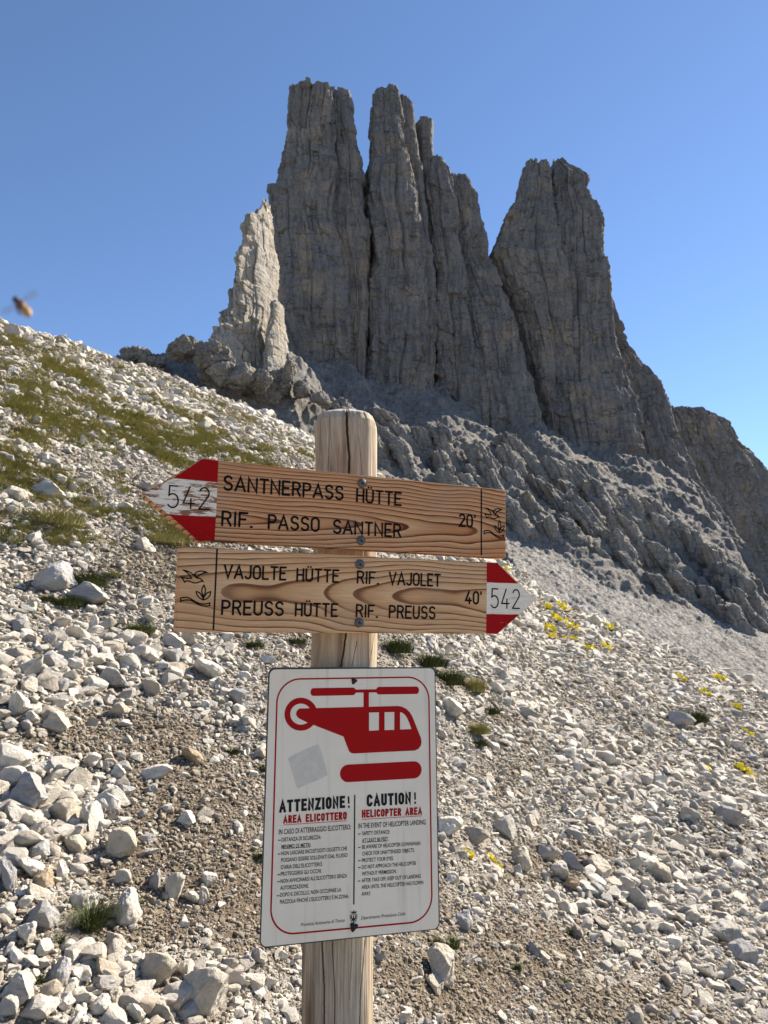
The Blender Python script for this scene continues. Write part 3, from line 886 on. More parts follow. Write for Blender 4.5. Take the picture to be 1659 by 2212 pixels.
for p in ROCKP:
    a = np.array([v.co[:] for v in p.data.vertices]); PDIM[p.data.name] = a.max(0) - a.min(0)
    _bm = bmesh.new(); _bm.from_mesh(p.data); VOL[p.data.name] = _bm.calc_volume() / float(np.prod(PDIM[p.data.name])); _bm.free()
FULLEST = sorted(ROCKP, key=lambda p: -VOL[p.data.name])[:5]

def c1(x, y, w, h): return (x * .3518, 1459.2 + y * .3518, w * .3518, h * .3518)
def c2(x, y, w, h): return (x * .4167, 599 + y * .4167, w * .4167, h * .4167)
def c4(x, y, w, h): return (x * .324, 1152 + y * .324, w * .324, h * .324)
def cr(x, y, w, h): return (921.6 + x * .4444, 1459.2 + y * .4444, w * .4444, h * .4444)

NAMED = [
 (c1(1270, 1970, 290, 300), 'largest pale angular boulder at the bottom edge left of the wooden post', None),
 (c1(975, 1830, 220, 215), 'large pale boulder with a shadowed left side beside the largest bottom boulder', M_CREAM),
 (c1(1130, 1830, 100, 110), 'small pale rock wedged between the two largest bottom boulders', None),
 (c1(1410, 1790, 95, 85), 'small angular rock just above the largest bottom boulder', None),
 (c1(335, 295, 180, 120), 'rounded cream boulder lying alone on brown gravel at the left', M_CREAM),
 (c1(105, 185, 130, 150), 'long tapered white rock near the left edge above the cream boulder', None),
 (c1(160, 725, 230, 235), 'big upright grey slab leaning on the rock pile at the left edge', M_GREY),
 (c1(75, 640, 180, 140), 'white boulder at the left edge behind the upright grey slab', None),
 (c1(525, 880, 130, 180), 'bright white upright block on the right side of the left rock pile', None),
 (c1(365, 850, 170, 150), 'square pale block between the upright grey slab and the white upright block', M_CREAM),
 (c1(755, 1040, 170, 190), 'cream pear-shaped boulder alone on gravel right of the left rock pile', M_CREAM),
 (c1(1170, 505, 140, 115), 'ochre tan block lying on the gravel left of the warning panel', M_TAN),
 (c1(945, 612, 205, 95), 'long flat pale slab lying just below and left of the ochre block', None),
 (c1(1145, 895, 115, 85), 'grey white rock on gravel between the flat slab and the warning panel', None),
 (c1(210, 1080, 150, 100), 'flat tilted grey stone in the lower part of the left rock pile', M_GREY),
 (c1(445, 1050, 140, 115), 'tilted pale slab with a dark stained face in the left rock pile', M_CREAM),
 (c1(160, 1190, 170, 120), 'pale wedge-shaped rock above the tan pitted rock at the left', None),
 (c1(370, 1205, 85, 120), 'narrow bright white upright stone above the large grass tuft', None),
 (c1(35, 1230, 100, 200), 'tall grey boulder cut by the left edge of the picture', M_GREY),
 (c1(235, 1255, 140, 110), 'tan pitted rock near the left edge above the grass tuft', M_TAN),
 (c1(220, 1500, 195, 150), 'smooth pale grey boulder left of the large grass tuft', M_GREY),
 (c1(140, 1605, 120, 140), 'pale oval boulder below left of the large grass tuft', None),
 (c1(255, 1700, 115, 100), 'white rounded rock below the large grass tuft', None),
 (c1(85, 1735, 100, 85), 'small white rock by the left edge below the oval boulder', None),
 (c1(500, 1390, 140, 125), 'white rock half hidden behind the large grass tuft', None),
 (c1(750, 1440, 170, 200), 'tall white pitted rock touching the right side of the large grass tuft', None),
 (c1(690, 1645, 125, 100), 'small white block with a flat front below the large grass tuft', None),
 (c1(100, 1950, 190, 175), 'broad pale boulder near the bottom left corner', None),
 (c1(345, 1850, 140, 160), 'pointed grey boulder right of the broad boulder near the bottom left corner', M_GREY),
 (c1(50, 2050, 115, 120), 'rounded white rock in the bottom left corner', None),
 (c1(170, 2100, 260, 110), 'wide flat pale slab cut by the bottom edge at the left', None),
 (c1(380, 2015, 115, 100), 'grey rock on the bottom rubble right of the wide flat slab', None),
 (c1(490, 1990, 130, 70), 'low white rock in the bottom rubble below the pointed boulder', None),
 (c1(590, 2050, 150, 90), 'oblong pale rock in the bottom rubble midway to the post', None),
 (c1(705, 2000, 110, 80), 'small pale wedge left of the large shadowed boulder', M_CREAM),
 (c1(820, 2090, 120, 110), 'pitted white rock at the bottom edge left of the largest boulder', None),
 (c1(970, 2080, 170, 110), 'split white rock at the bottom edge under the large shadowed boulder', None),
 (c1(1130, 2080, 150, 85), 'low grey stone at the foot of the largest bottom boulder', M_GREY),
 (c1(1560, 1890, 130, 75), 'low pale rock beside the wooden post below the warning panel', None),
 (c1(1075, 1300, 120, 160), 'upright pale block on gravel left of the bottom of the warning panel', None),
 (c1(1175, 1370, 90, 85), 'small white cube-like rock at the foot of the upright pale block', None),
 (c1(1250, 1360, 62, 110), 'narrow standing stone right of the small cube-like rock', None),
 (c1(1280, 1270, 95, 85), 'rounded white rock behind the narrow standing stone', None),
 (c1(945, 1260, 72, 120), 'slim grey upright stone left of the upright pale block', M_GREY),
 (c4(305, 305, 290, 200), 'large rounded grey boulder on the left hillside above the long white boulder', M_GREY),
 (c4(580, 415, 290, 140), 'long white boulder on the left hillside below the rounded grey boulder', None),
 (c4(930, 85, 150, 105), 'bright white rock on the hillside left of the two arrow signs', None),
 (c4(965, 450, 95, 70), 'small white rock left of the lower arrow sign', None),
 (c4(720, 520, 75, 70), 'small grey rock below the long white boulder', M_GREY),
 (c4(110, 625, 110, 90), 'rounded white rock near the left edge below the grey boulder', None),
 (c4(620, 590, 70, 110), 'upright white stone below the long white boulder', None),
 (c4(290, 850, 205, 125), 'dark grey pyramid-shaped rock at the left of the pale boulder band', M_GREY),
 (c4(740, 985, 205, 130), 'grey faceted rock in the middle of the pale boulder band', M_GREY),
 (c4(990, 1030, 150, 115), 'white rounded block right of the grey faceted rock', None),
 (c4(1140, 720, 190, 100), 'pale rock just under the lower left corner of the lower arrow sign', None),
 (c4(1245, 700, 115, 110), 'cream rock under the lower arrow sign', M_CREAM),
 (c4(1370, 910, 200, 140), 'long pale rock slanting below the lower arrow sign', None),
 (c4(1130, 820, 165, 90), 'grey rock left of the long slanting rock below the arrow sign', M_GREY),
 (c4(590, 790, 125, 90), 'white block at the top of the pale boulder band', None),
 (c4(800, 840, 145, 75), 'flat white stone at the top of the pale boulder band', None),
 (c4(480, 865, 135, 100), 'pale slab right of the dark pyramid-shaped rock', None),
 (c4(390, 1020, 110, 100), 'grey cube-like rock below the dark pyramid-shaped rock', M_GREY),
 (c4(170, 1010, 140, 100), 'long white rock left of the grey cube-like rock', None),
 (c4(835, 1080, 120, 100), 'white rock below the grey faceted rock', None),
 (c4(720, 1115, 105, 70), 'flat pale rock at the lower end of the boulder band', None),
 (c4(760, 1190, 160, 90), 'wedge-shaped cream rock below the boulder band', M_CREAM),
 (c4(1590, 1100, 150, 110), 'grey rounded rock left of the top of the warning panel', M_GREY),
 (c2(240, 1110, 190, 105), 'white tilted slab on the grassy hillside left of the upper arrow tip', None),
 (c2(60, 1120, 115, 85), 'white rock near the left edge beside the tilted hillside slab', None),
 (c2(55, 282, 95, 68), 'grey boulder on the skyline at the upper left edge', M_GREY),
 (c2(300, 312, 75, 40), 'dark low rock on the skyline of the left hillside', M_GREY),
 (c2(165, 325, 60, 35), 'white rock just below the skyline at the upper left', None),
 (c2(180, 745, 75, 42), 'white rock on the hillside among grass patches', None),
 (c2(740, 1090, 110, 55), 'pale rock next to the tip of the upper arrow sign', None),
 (c2(640, 1190, 80, 42), 'white stone just below the tip of the upper arrow sign', None),
 (c2(1060, 740, 110, 60), 'tan flat boulder on the hillside above the upper arrow sign', M_CREAM),
 (cr(70, 1430, 135, 180), 'large cream boulder right of the post below the warning panel', M_CREAM),
 (cr(45, 1515, 80, 80), 'rounded rock at the lower left of the large cream boulder', M_CREAM),
 (cr(245, 790, 130, 95), 'long slanting pale rock right of the warning panel', None),
 (cr(110, 745, 120, 90), 'pale rock beside the right edge of the warning panel', None),
 (cr(460, 905, 115, 100), 'rounded cream rock right of the two yellow flower clumps', M_CREAM),
 (cr(390, 750, 105, 105), 'tilted pale rock above the rounded cream rock', None),
 (cr(510, 725, 65, 80), 'small cream rock above the row of right-hand rocks', M_CREAM),
 (cr(600, 880, 115, 80), 'pale rock at the head of the row of rocks on the right', None),
 (cr(710, 905, 115, 85), 'grey banded rock in the row of rocks on the right', M_GREY),
 (cr(850, 945, 110, 110), 'cream block at the lower end of the row of rocks on the right', M_CREAM),
 (cr(655, 970, 95, 80), 'round pitted white rock below the row of rocks on the right', None),
 (cr(712, 1020, 75, 60), 'small tan rock touching the round pitted white rock', M_TAN),
 (cr(1145, 975, 115, 80), 'flat-topped layered rock in the right-hand scree', M_CREAM),
 (cr(1030, 1095, 85, 130), 'upright grey slab standing in the right-hand scree', M_GREY),
 (cr(1165, 1235, 105, 65), 'white block below the upright grey slab', None),
 (cr(1020, 1385, 80, 65), 'small bright white block on brown gravel at the lower right', None),
 (cr(1460, 1260, 140, 95), 'wide white rock near the lower right edge', None),
 (cr(1550, 1355, 125, 90), 'dark grey rock near the lower right edge', M_GREY),
 (cr(1490, 700, 145, 90), 'broad grey rock near the right edge in the upper scree', M_GREY),
 (cr(900, 1500, 55, 50), 'small white wedge on the gravel at the bottom right', None),
 (cr(525, 1340, 65, 70), 'small grey upright stone on the gravel right of the post', M_GREY),
 (cr(575, 1385, 65, 60), 'small cream stone beside the small grey upright stone', M_CREAM),
 (cr(1250, 225, 125, 85), 'grey boulder beside a green cushion plant on the right slope', M_GREY),
 (cr(495, 192, 125, 60), 'low cream rock on the upper right scree beside the panel top', M_CREAM),
 (cr(130, 165, 120, 100), 'slanting white rock right of the top corner of the warning panel', None),
 (cr(1060, 512, 95, 60), 'grey cream rock in the middle of the right scree', None),
 (cr(1020, 1665, 85, 80), 'pale rock cut by the bottom edge at the right', None),
 (cr(1520, 1515, 75, 60), 'pale rock near the lower right corner', None),
 (cr(190, 1205, 95, 95), 'grey rock at the lower right corner of the warning panel', M_GREY),
]
for (px, py, w, h), lab, mt in NAMED:
    place_rock(px, py, w, h, lab, mt)

def fill_rocks():
    """the remaining loose rocks, by the patch of slope they lie on"""
    zones = [((0, 330, 1620, 1900), 30, 34, 'pale rock lying in the heap at the left edge of the slope', 'rocks in the left heap'),
             ((0, 560, 2060, 2205), 34, 34, 'pale rock lying in the rubble along the bottom edge left of the post', 'rocks along the bottom edge'),
             ((0, 560, 1370, 1600), 62, 25, 'pale rock in the boulder band left of the warning panel', 'rocks in the boulder band'),
             ((0, 330, 820, 1340), 34, 17, 'pale rock scattered on the grassy left hillside', 'rocks on the grassy hillside'),
             ((960, 1650, 1560, 2150), 70, 25, 'pale rock lying loose in the scree right of the warning panel', 'rocks in the right scree'),
             ((1130, 1650, 1330, 1560), 22, 16, 'weathered rock on the upper right slope near the yellow flowers', 'rocks near the flowers')]
    for (x0, x1, y0, y1), n, sz, lab, grp in zones:
        rg = random.Random(x0 * 3 + y0)
        for k in range(n):
            px, py = rg.uniform(x0, x1), rg.uniform(y0, y1)
            w = sz * (0.58 + 0.75 * rg.random() ** 2)
            if any(((px - b[0]) / (b[2] + w)) ** 2 + ((py - b[1]) / (b[3] + w)) ** 2 < 0.25 for b, l_, m_ in NAMED): continue
            place_rock(px, py, w, w * rg.uniform(0.55, 1.0), lab, rg.choice([None, None, None, M_CREAM, M_GREY]), None, grp)
fill_rocks()

# ------------------------------------------------------------------ grass and plants
def blades(n, rad, hgt, wid, seed, lean=0.6, seg=3):
    rg = np.random.default_rng(seed)
    V, F = [], []
    for i in range(n):
        a = rg.uniform(0, 6.283); q = rad * math.sqrt(rg.uniform(0, 1)) * 0.6
        bx, by = q * math.cos(a), q * math.sin(a)
        a2 = a + rg.normal() * 0.6
        h = hgt * rg.uniform(0.55, 1.1) * (0.35 + 0.65 * math.sqrt(max(0, 1 - (q / (0.62 * rad)) ** 2))); ln = lean * rg.uniform(0.3, 1.2)
        w = wid * rg.uniform(0.7, 1.2)
        sx, sy = -math.sin(a2) * w / 2, math.cos(a2) * w / 2
        b0 = len(V)
        for k in range(seg + 1):
            t = k / seg
            ox = math.cos(a2) * ln * h * t * t; oy = math.sin(a2) * ln * h * t * t
            zz = h * (t - 0.35 * ln * t * t) - 0.02 * hgt
            ww = 1 - t * 0.9
            V.append((bx + ox - sx * ww, by + oy - sy * ww, zz)); V.append((bx + ox + sx * ww, by + oy + sy * ww, zz))
        for k in range(seg):
            F.append((b0 + 2 * k, b0 + 2 * k + 1, b0 + 2 * k + 3, b0 + 2 * k + 2))
    return np.array(V), np.array(F)

def build_grass():
    n = 90000
    x, y, r = scatter_xy(n, 4.5, 46, 0.6)
    z = near_z(x, y)
    g = grass_mask(x, y, z)
    keep = RNG.uniform(0, 1, n) < g
    x, y, z, r = x[keep], y[keep], z[keep], r[keep]
    n = len(x)
    protos = []
    for i in range(5):
        v, f = blades(46, 0.5, 0.75, 0.05, 40 + i, 0.9, 2)
        protos.append(mesh_from('grass_source', v, f, M_GRASS, link=False))
    s = np.clip(0.016 * r, 0.10, 0.34) * RNG.uniform(0.6, 1.3, n)
    rot = np.zeros((n, 3)); rot[:, 2] = RNG.uniform(0, 6.28, n); rot[:, 1] = RNG.uniform(-0.1, 0.35, n)
    scl = np.stack([s * 1.2, s * 1.2, s * RNG.uniform(0.45, 0.85, n)], 1)
    instancer('grass', np.stack([x, y, z + 0.02 * s], 1), rot, scl, RNG.integers(0, 5, n), protos, 'dry olive alpine grass growing in streaks on the left hillside', 'grass')
build_grass()

TUFTS = [(190, 1985, 120, 90, 'large dark spiky grass tuft among rocks at the lower left', 1),
         (298, 1950, 34, 28, 'small thin grass tuft right of the large spiky tuft', 1), (128, 2030, 40, 26, 'low dark tuft below left of the large spiky tuft', 1),
         (80, 2118, 30, 34, 'little grass tuft beside the pointed boulder near the bottom edge', 1),
         (120, 1118, 100, 60, 'round olive grass mound on the left hillside', 2), (185, 1250, 78, 44, 'dark green cushion behind the long white boulder', 2),
         (145, 1300, 60, 34, 'dark mossy cushion under the long white boulder', 2), (98, 1292, 34, 22, 'green cushion below the rounded grey boulder', 2),
         (300, 1358, 58, 34, 'dark green cushion left of the lower arrow sign', 2), (245, 1242, 30, 16, 'small green cushion in the gravel on the left hillside', 2),
         (350, 1165, 80, 36, 'olive grass mound under the upper arrow tip', 2), (548, 1392, 40, 26, 'green cushion left of the post under the arrow sign', 2),
         (640, 1385, 40, 26, 'green cushion touching the left side of the post', 2), (852, 1395, 74, 54, 'dark mossy mound right of the post above the panel', 2),
         (925, 1428, 76, 46, 'bright green grass patch above the panel corner', 3), (968, 1464, 62, 52, 'green grass mound right of the panel corner', 3),
         (1022, 1480, 46, 50, 'tall olive tuft on the upper right scree', 2), (1058, 1535, 40, 24, 'small bright green tuft on the right scree', 3),
         (1030, 1575, 46, 36, 'dark green cushion below the olive tuft on the right scree', 2), (1036, 1606, 30, 22, 'small green tuft on brown gravel right of the panel', 3),
         (1500, 1548, 56, 36, 'green cushion beside a grey boulder on the right slope', 2), (1330, 1290, 40, 16, 'dark plant on the distant right slope', 2),
         (1475, 1382, 40, 14, 'dark cushion on the distant right slope below the scree fan', 2), (972, 2040, 40, 26, 'bright green tuft below the right corner of the panel', 3),
         (938, 2038, 30, 20, 'low green plant at the lower right corner of the panel', 3), (1230, 2016, 16, 14, 'tiny tuft on brown gravel at the lower right', 3),
         (1218, 2122, 26, 20, 'thin dry tuft on the gravel at the bottom right', 1), (1115, 2092, 20, 18, 'tiny green sprig on the gravel right of the post', 3),
         (575, 1660, 30, 22, 'dark little plant at the left edge of the panel', 2), (700, 1395, 1, 1, '', 0), (10, 1430, 30, 26, 'green tuft at the left edge of the boulder band', 3),
         (560, 1850, 30, 20, 'green sprigs beside the left edge of the panel', 3), (500, 1625, 30, 16, 'green tuft on gravel left of the panel', 3)]
for px, py, w, h, lab, kd in TUFTS:
    if not kd: continue
    p = hit(px, py + 0.3 * h)
    if p is None: continue
    m = (p.y * CT + p.z * ST) / FPX
    sd = int(px + py)
    if kd == 1: v, f = blades(420 if w > 60 else 90, w * m * 0.40, h * m * 1.0, max(0.0022, 1.4 * m), sd, 1.15, 4)
    else: v, f = blades(900 if w > 40 else 420, w * m * 0.92, h * m * (0.85 if kd == 2 else 0.9), 1.9 * m, sd, 0.9, 3)
    o = mesh_from('grass_tuft' if kd != 2 else 'cushion_plant', v, f, M_GRASS if kd == 2 and ('olive' in lab or 'hillside' in lab) else M_TUFT)
    o.location = (p.x, p.y + 0.1 * w * m, float(near_z(np.array(p.x), np.array(p.y + 0.1 * w * m))) - 0.03 * h * m)
    tag(o, lab, 'grass tuft' if kd != 2 else 'cushion plant', 'tufts and cushions of green on the slope')

def blossom_mesh(seed):
    rg = np.random.default_rng(seed)
    V, F = [], []
    for k in range(5):
        a0 = k * 2 * math.pi / 5 + rg.uniform(-.1, .1)
        b0 = len(V)
        for i in range(4):
            t = i / 3
            rr = 0.05 + 0.5 * t; wd = [0.08, 0.40, 0.46, 0.22][i]; zz = 0.20 * t * t + 0.02 * (k % 2)
            for j in (-1, 0, 1):
                q = j * wd * 0.75
                V.append((rr * math.cos(a0) - q * math.sin(a0), rr * math.sin(a0) + q * math.cos(a0), zz + 0.05 * abs(j) + rg.uniform(-.02, .02)))
        for i in range(3):
            for j in range(2):
                F.append((b0 + i * 3 + j, b0 + i * 3 + j + 1, b0 + (i + 1) * 3 + j + 1, b0 + (i + 1) * 3 + j))
    return np.array(V), np.array(F)
BL = [mesh_from('blossom', *blossom_mesh(i), M_PETAL, link=False) for i in range(4)]
FLOWERS = [(1068, 1866, 28, 16, 7, 'bright yellow flower clump in the gravel right of the panel, larger of the near pair'),
           (1014, 1850, 18, 10, 4, 'small yellow flower clump nearest the right edge of the panel'),
           (1527, 1664, 24, 14, 6, 'yellow flower clump on the right scree beside white stones'),
           (1606, 1660, 36, 22, 8, 'scattered yellow flowers on the right scree near the edge'),
           (1626, 1682, 14, 8, 3, 'little yellow flower pair at the right edge of the scree'),
           (1182, 1312, 26, 16, 6, 'yellow flowers just right of the lower arrow tip'), (1222, 1318, 30, 12, 5, 'yellow flowers on the upper edge of the flower patch'),
           (1205, 1336, 40, 24, 9, 'dense yellow flowers in the middle of the flower patch'), (1236, 1352, 26, 30, 7, 'yellow flowers on the right side of the flower patch'),
           (1186, 1358, 30, 22, 7, 'yellow flowers on the left side of the flower patch'), (1200, 1382, 40, 12, 6, 'yellow flowers along the lower edge of the flower patch'),
           (1237, 1384, 18, 12, 4, 'small yellow flower clump at the lower right of the flower patch'),
           (1272, 1402, 28, 18, 5, 'yellow flowers a little right of the flower patch'), (1308, 1402, 18, 10, 4, 'tiny yellow flower clump farther right of the flower patch'),
           (1320, 1360, 14, 10, 3, 'pale yellow flowers by a stone above the farther clump'), (1098, 1238, 14, 10, 3, 'yellow flowers peeping out above the lower arrow head'),
           (1471, 1468, 22, 16, 4, 'yellow flower clump on the right slope beside dark cushions'), (1555, 1467, 20, 14, 5, 'bright yellow flower clump on the right slope near the scree fan'),
           (1525, 1502, 18, 8, 3, 'small yellow flowers below the right slope cushions'), (1595, 1530, 16, 18, 4, 'yellow flower clump at the right edge above the scree'),
           (1622, 1590, 18, 14, 4, 'few yellow flowers at the right edge in the scree')]
for px, py, w, h, n, lab in FLOWERS:
    p = hit(px, py + 0.4 * h)
    if p is None: continue
    m = (p.y * CT + p.z * ST) / FPX
    root = empty('flower_clump', p)
    tag(root, lab, 'flowers', 'yellow alpine flowers')
    v, f = blades(90, w * m * 0.5, 7 * m, 1.8 * m, int(px), 0.8, 2)
    mesh_from('foliage', v, f, M_LEAF, root)
    rg = random.Random(int(px + py))
    for k in range(int(n * 1.8)):
        b = BL[rg.randrange(4)].copy(); b.name = 'blossom'
        b.parent = root
        ox, oz = rg.uniform(-.5, .5) * w * m, rg.uniform(-0.5, 0.5) * h * m
        oy = oz * 1.2
        gz = float(near_z(np.array(p.x + ox), np.array(p.y + oy))) - p.z
        s = rg.uniform(7.5, 11) * m
        b.location = (ox, oy, gz + rg.uniform(7, 13) * m)
        b.rotation_euler = (rg.uniform(0.5, 1.2), rg.uniform(-.4, .4), rg.uniform(0, 6))
        b.scale = (s, s, s)
        COL.objects.link(b)

CLEAR = [(b[0], b[1] + 0.1 * b[3], b[2], b[3], 0.50) for b, lab, mt in NAMED] + [(t[0], t[1] + 0.2 * t[3], t[2], t[3], 0.55) for t in TUFTS] + [(f[0], f[1], f[2], f[3] + 4, 0.6) for f in FLOWERS]
build_rubble()
build_gravel()

# ------------------------------------------------------------------ sign planes
class Plane:
    """a sign's flat front: x to its right, z up, y into the sign"""
    def __init__(self, yaw, tilt, cpx, cpy, through=(0, 1.5, 0)):
        self.R = (Matrix.Rotation(math.radians(yaw), 3, 'Z') @ Matrix.Rotation(-math.radians(tilt), 3, 'X'))
        n = self.R @ Vector((0, -1, 0))
        d = ray(cpx, cpy); t = Vector(through).dot(n) / d.dot(n)
        self.o = d * t; self.n = n
    def __call__(self, px, py):
        d = ray(px, py); t = self.o.dot(self.n) / d.dot(self.n)
        q = self.R.transposed() @ (d * t - self.o)
        return (q.x, q.z)
    def matrix(self): return Matrix.Translation(self.o) @ self.R.to_4x4()

def slab(name, pts, thick, mat, parent=None, y0=0.0, bevel=0.0, smooth=False):
    bm = bmesh.new()
    vs = [bm.verts.new((x, y0, z)) for x, z in pts]
    f = bm.faces.new(vs)
    f.normal_update()
    if f.normal.y > 0: f.normal_flip()
    if thick:
        r = bmesh.ops.extrude_face_region(bm, geom=[f])
        nv = [g for g in r['geom'] if isinstance(g, bmesh.types.BMVert)]
        bmesh.ops.translate(bm, vec=(0, thick, 0), verts=nv)
        bmesh.ops.recalc_face_normals(bm, faces=bm.faces)
    if bevel:
        bmesh.ops.bevel(bm, geom=list(bm.edges), offset=bevel, segments=2, affect='EDGES', profile=0.6)
    return obj_bm(name, bm, mat, parent, smooth)

# ---- stroke letters: every glyph is a set of polylines on a cell 0..w by 0..1
def arc(cx, cy, rx, ry, a0, a1, n=10):
    return [(cx + rx * math.cos(math.radians(a0 + (a1 - a0) * i / n)), cy + ry * math.sin(math.radians(a0 + (a1 - a0) * i / n))) for i in range(n + 1)]
GLY = {
 'A': (0.62, [[(0, 0), (0.31, 1), (0.62, 0)], [(0.10, 0.30), (0.52, 0.30)]]),
 'C': (0.52, [arc(0.26, 0.74, 0.26, 0.26, 20, 180) + arc(0.26, 0.26, 0.26, 0.26, 180, 340)]),
 'E': (0.46, [[(0.46, 1), (0, 1), (0, 0), (0.46, 0)], [(0, 0.52), (0.38, 0.52)]]),
 'F': (0.46, [[(0.46, 1), (0, 1), (0, 0)], [(0, 0.52), (0.36, 0.52)]]),
 'H': (0.50, [[(0, 0), (0, 1)], [(0.5, 0), (0.5, 1)], [(0, 0.5), (0.5, 0.5)]]),
 'I': (0.04, [[(0.02, 0), (0.02, 1)]]),
 'J': (0.40, [[(0.40, 1), (0.40, 0.22)] + arc(0.19, 0.22, 0.21, 0.22, 0, -160)]),
 'L': (0.42, [[(0, 1), (0, 0), (0.42, 0)]]),
 'N': (0.54, [[(0, 0), (0, 1), (0.54, 0), (0.54, 1)]]),
 'O': (0.52, [arc(0.26, 0.74, 0.26, 0.26, 0, 180) + arc(0.26, 0.26, 0.26, 0.26, 180, 360) + [(0.52, 0.74)]]),
 'P': (0.48, [[(0, 0), (0, 1), (0.24, 1)] + arc(0.24, 0.74, 0.24, 0.26, 90, -90) + [(0, 0.48)]]),
 'R': (0.50, [[(0, 0), (0, 1), (0.25, 1)] + arc(0.25, 0.75, 0.23, 0.25, 90, -90) + [(0, 0.5)], [(0.27, 0.5), (0.5, 0)]]),
 'S': (0.50, [arc(0.25, 0.755, 0.23, 0.245, 25, 255, 12) + arc(0.25, 0.255, 0.25, 0.255, 80, -155, 12)]),
 'T': (0.52, [[(0, 1), (0.52, 1)], [(0.26, 1), (0.26, 0)]]),
 'U': (0.50, [[(0, 1), (0, 0.25)] + arc(0.25, 0.25, 0.25, 0.25, 180, 360) + [(0.5, 1)]]),
 'V': (0.58, [[(0, 1), (0.29, 0), (0.58, 1)]]),
 'Z': (0.50, [[(0.02, 1), (0.5, 1), (0, 0), (0.5, 0)]]),
 '.': (0.06, [[(0.0, 0), (0.06, 0)]]),
 '!': (0.04, [[(0.02, 1), (0.02, 0.44)], [(0.02, 0.05), (0.02, 0.0)]]),
 "'": (0.05, [[(0.02, 1.0), (0.02, 0.84)]]),
 '0': (0.48, [arc(0.24, 0.72, 0.24, 0.28, 0, 180) + arc(0.24, 0.28, 0.24, 0.28, 180, 360) + [(0.48, 0.72)]]),
 '2': (0.48, [arc(0.24, 0.74, 0.23, 0.26, 160, -35) + [(0.0, 0.0), (0.48, 0.0)]]),
 '4': (0.52, [[(0.30, 1), (0.0, 0.24), (0.52, 0.24)], [(0.36, 0.46), (0.36, 0.0)]]),
 '5': (0.48, [[(0.44, 1), (0.06, 1), (0.04, 0.56)] + arc(0.22, 0.32, 0.26, 0.32, 115, -145, 12)]),
}
GLY['Ü'] = (0.50, GLY['U'][1] + [[(0.14, 1.19), (0.14, 1.20)], [(0.36, 1.19), (0.36, 1.20)]])

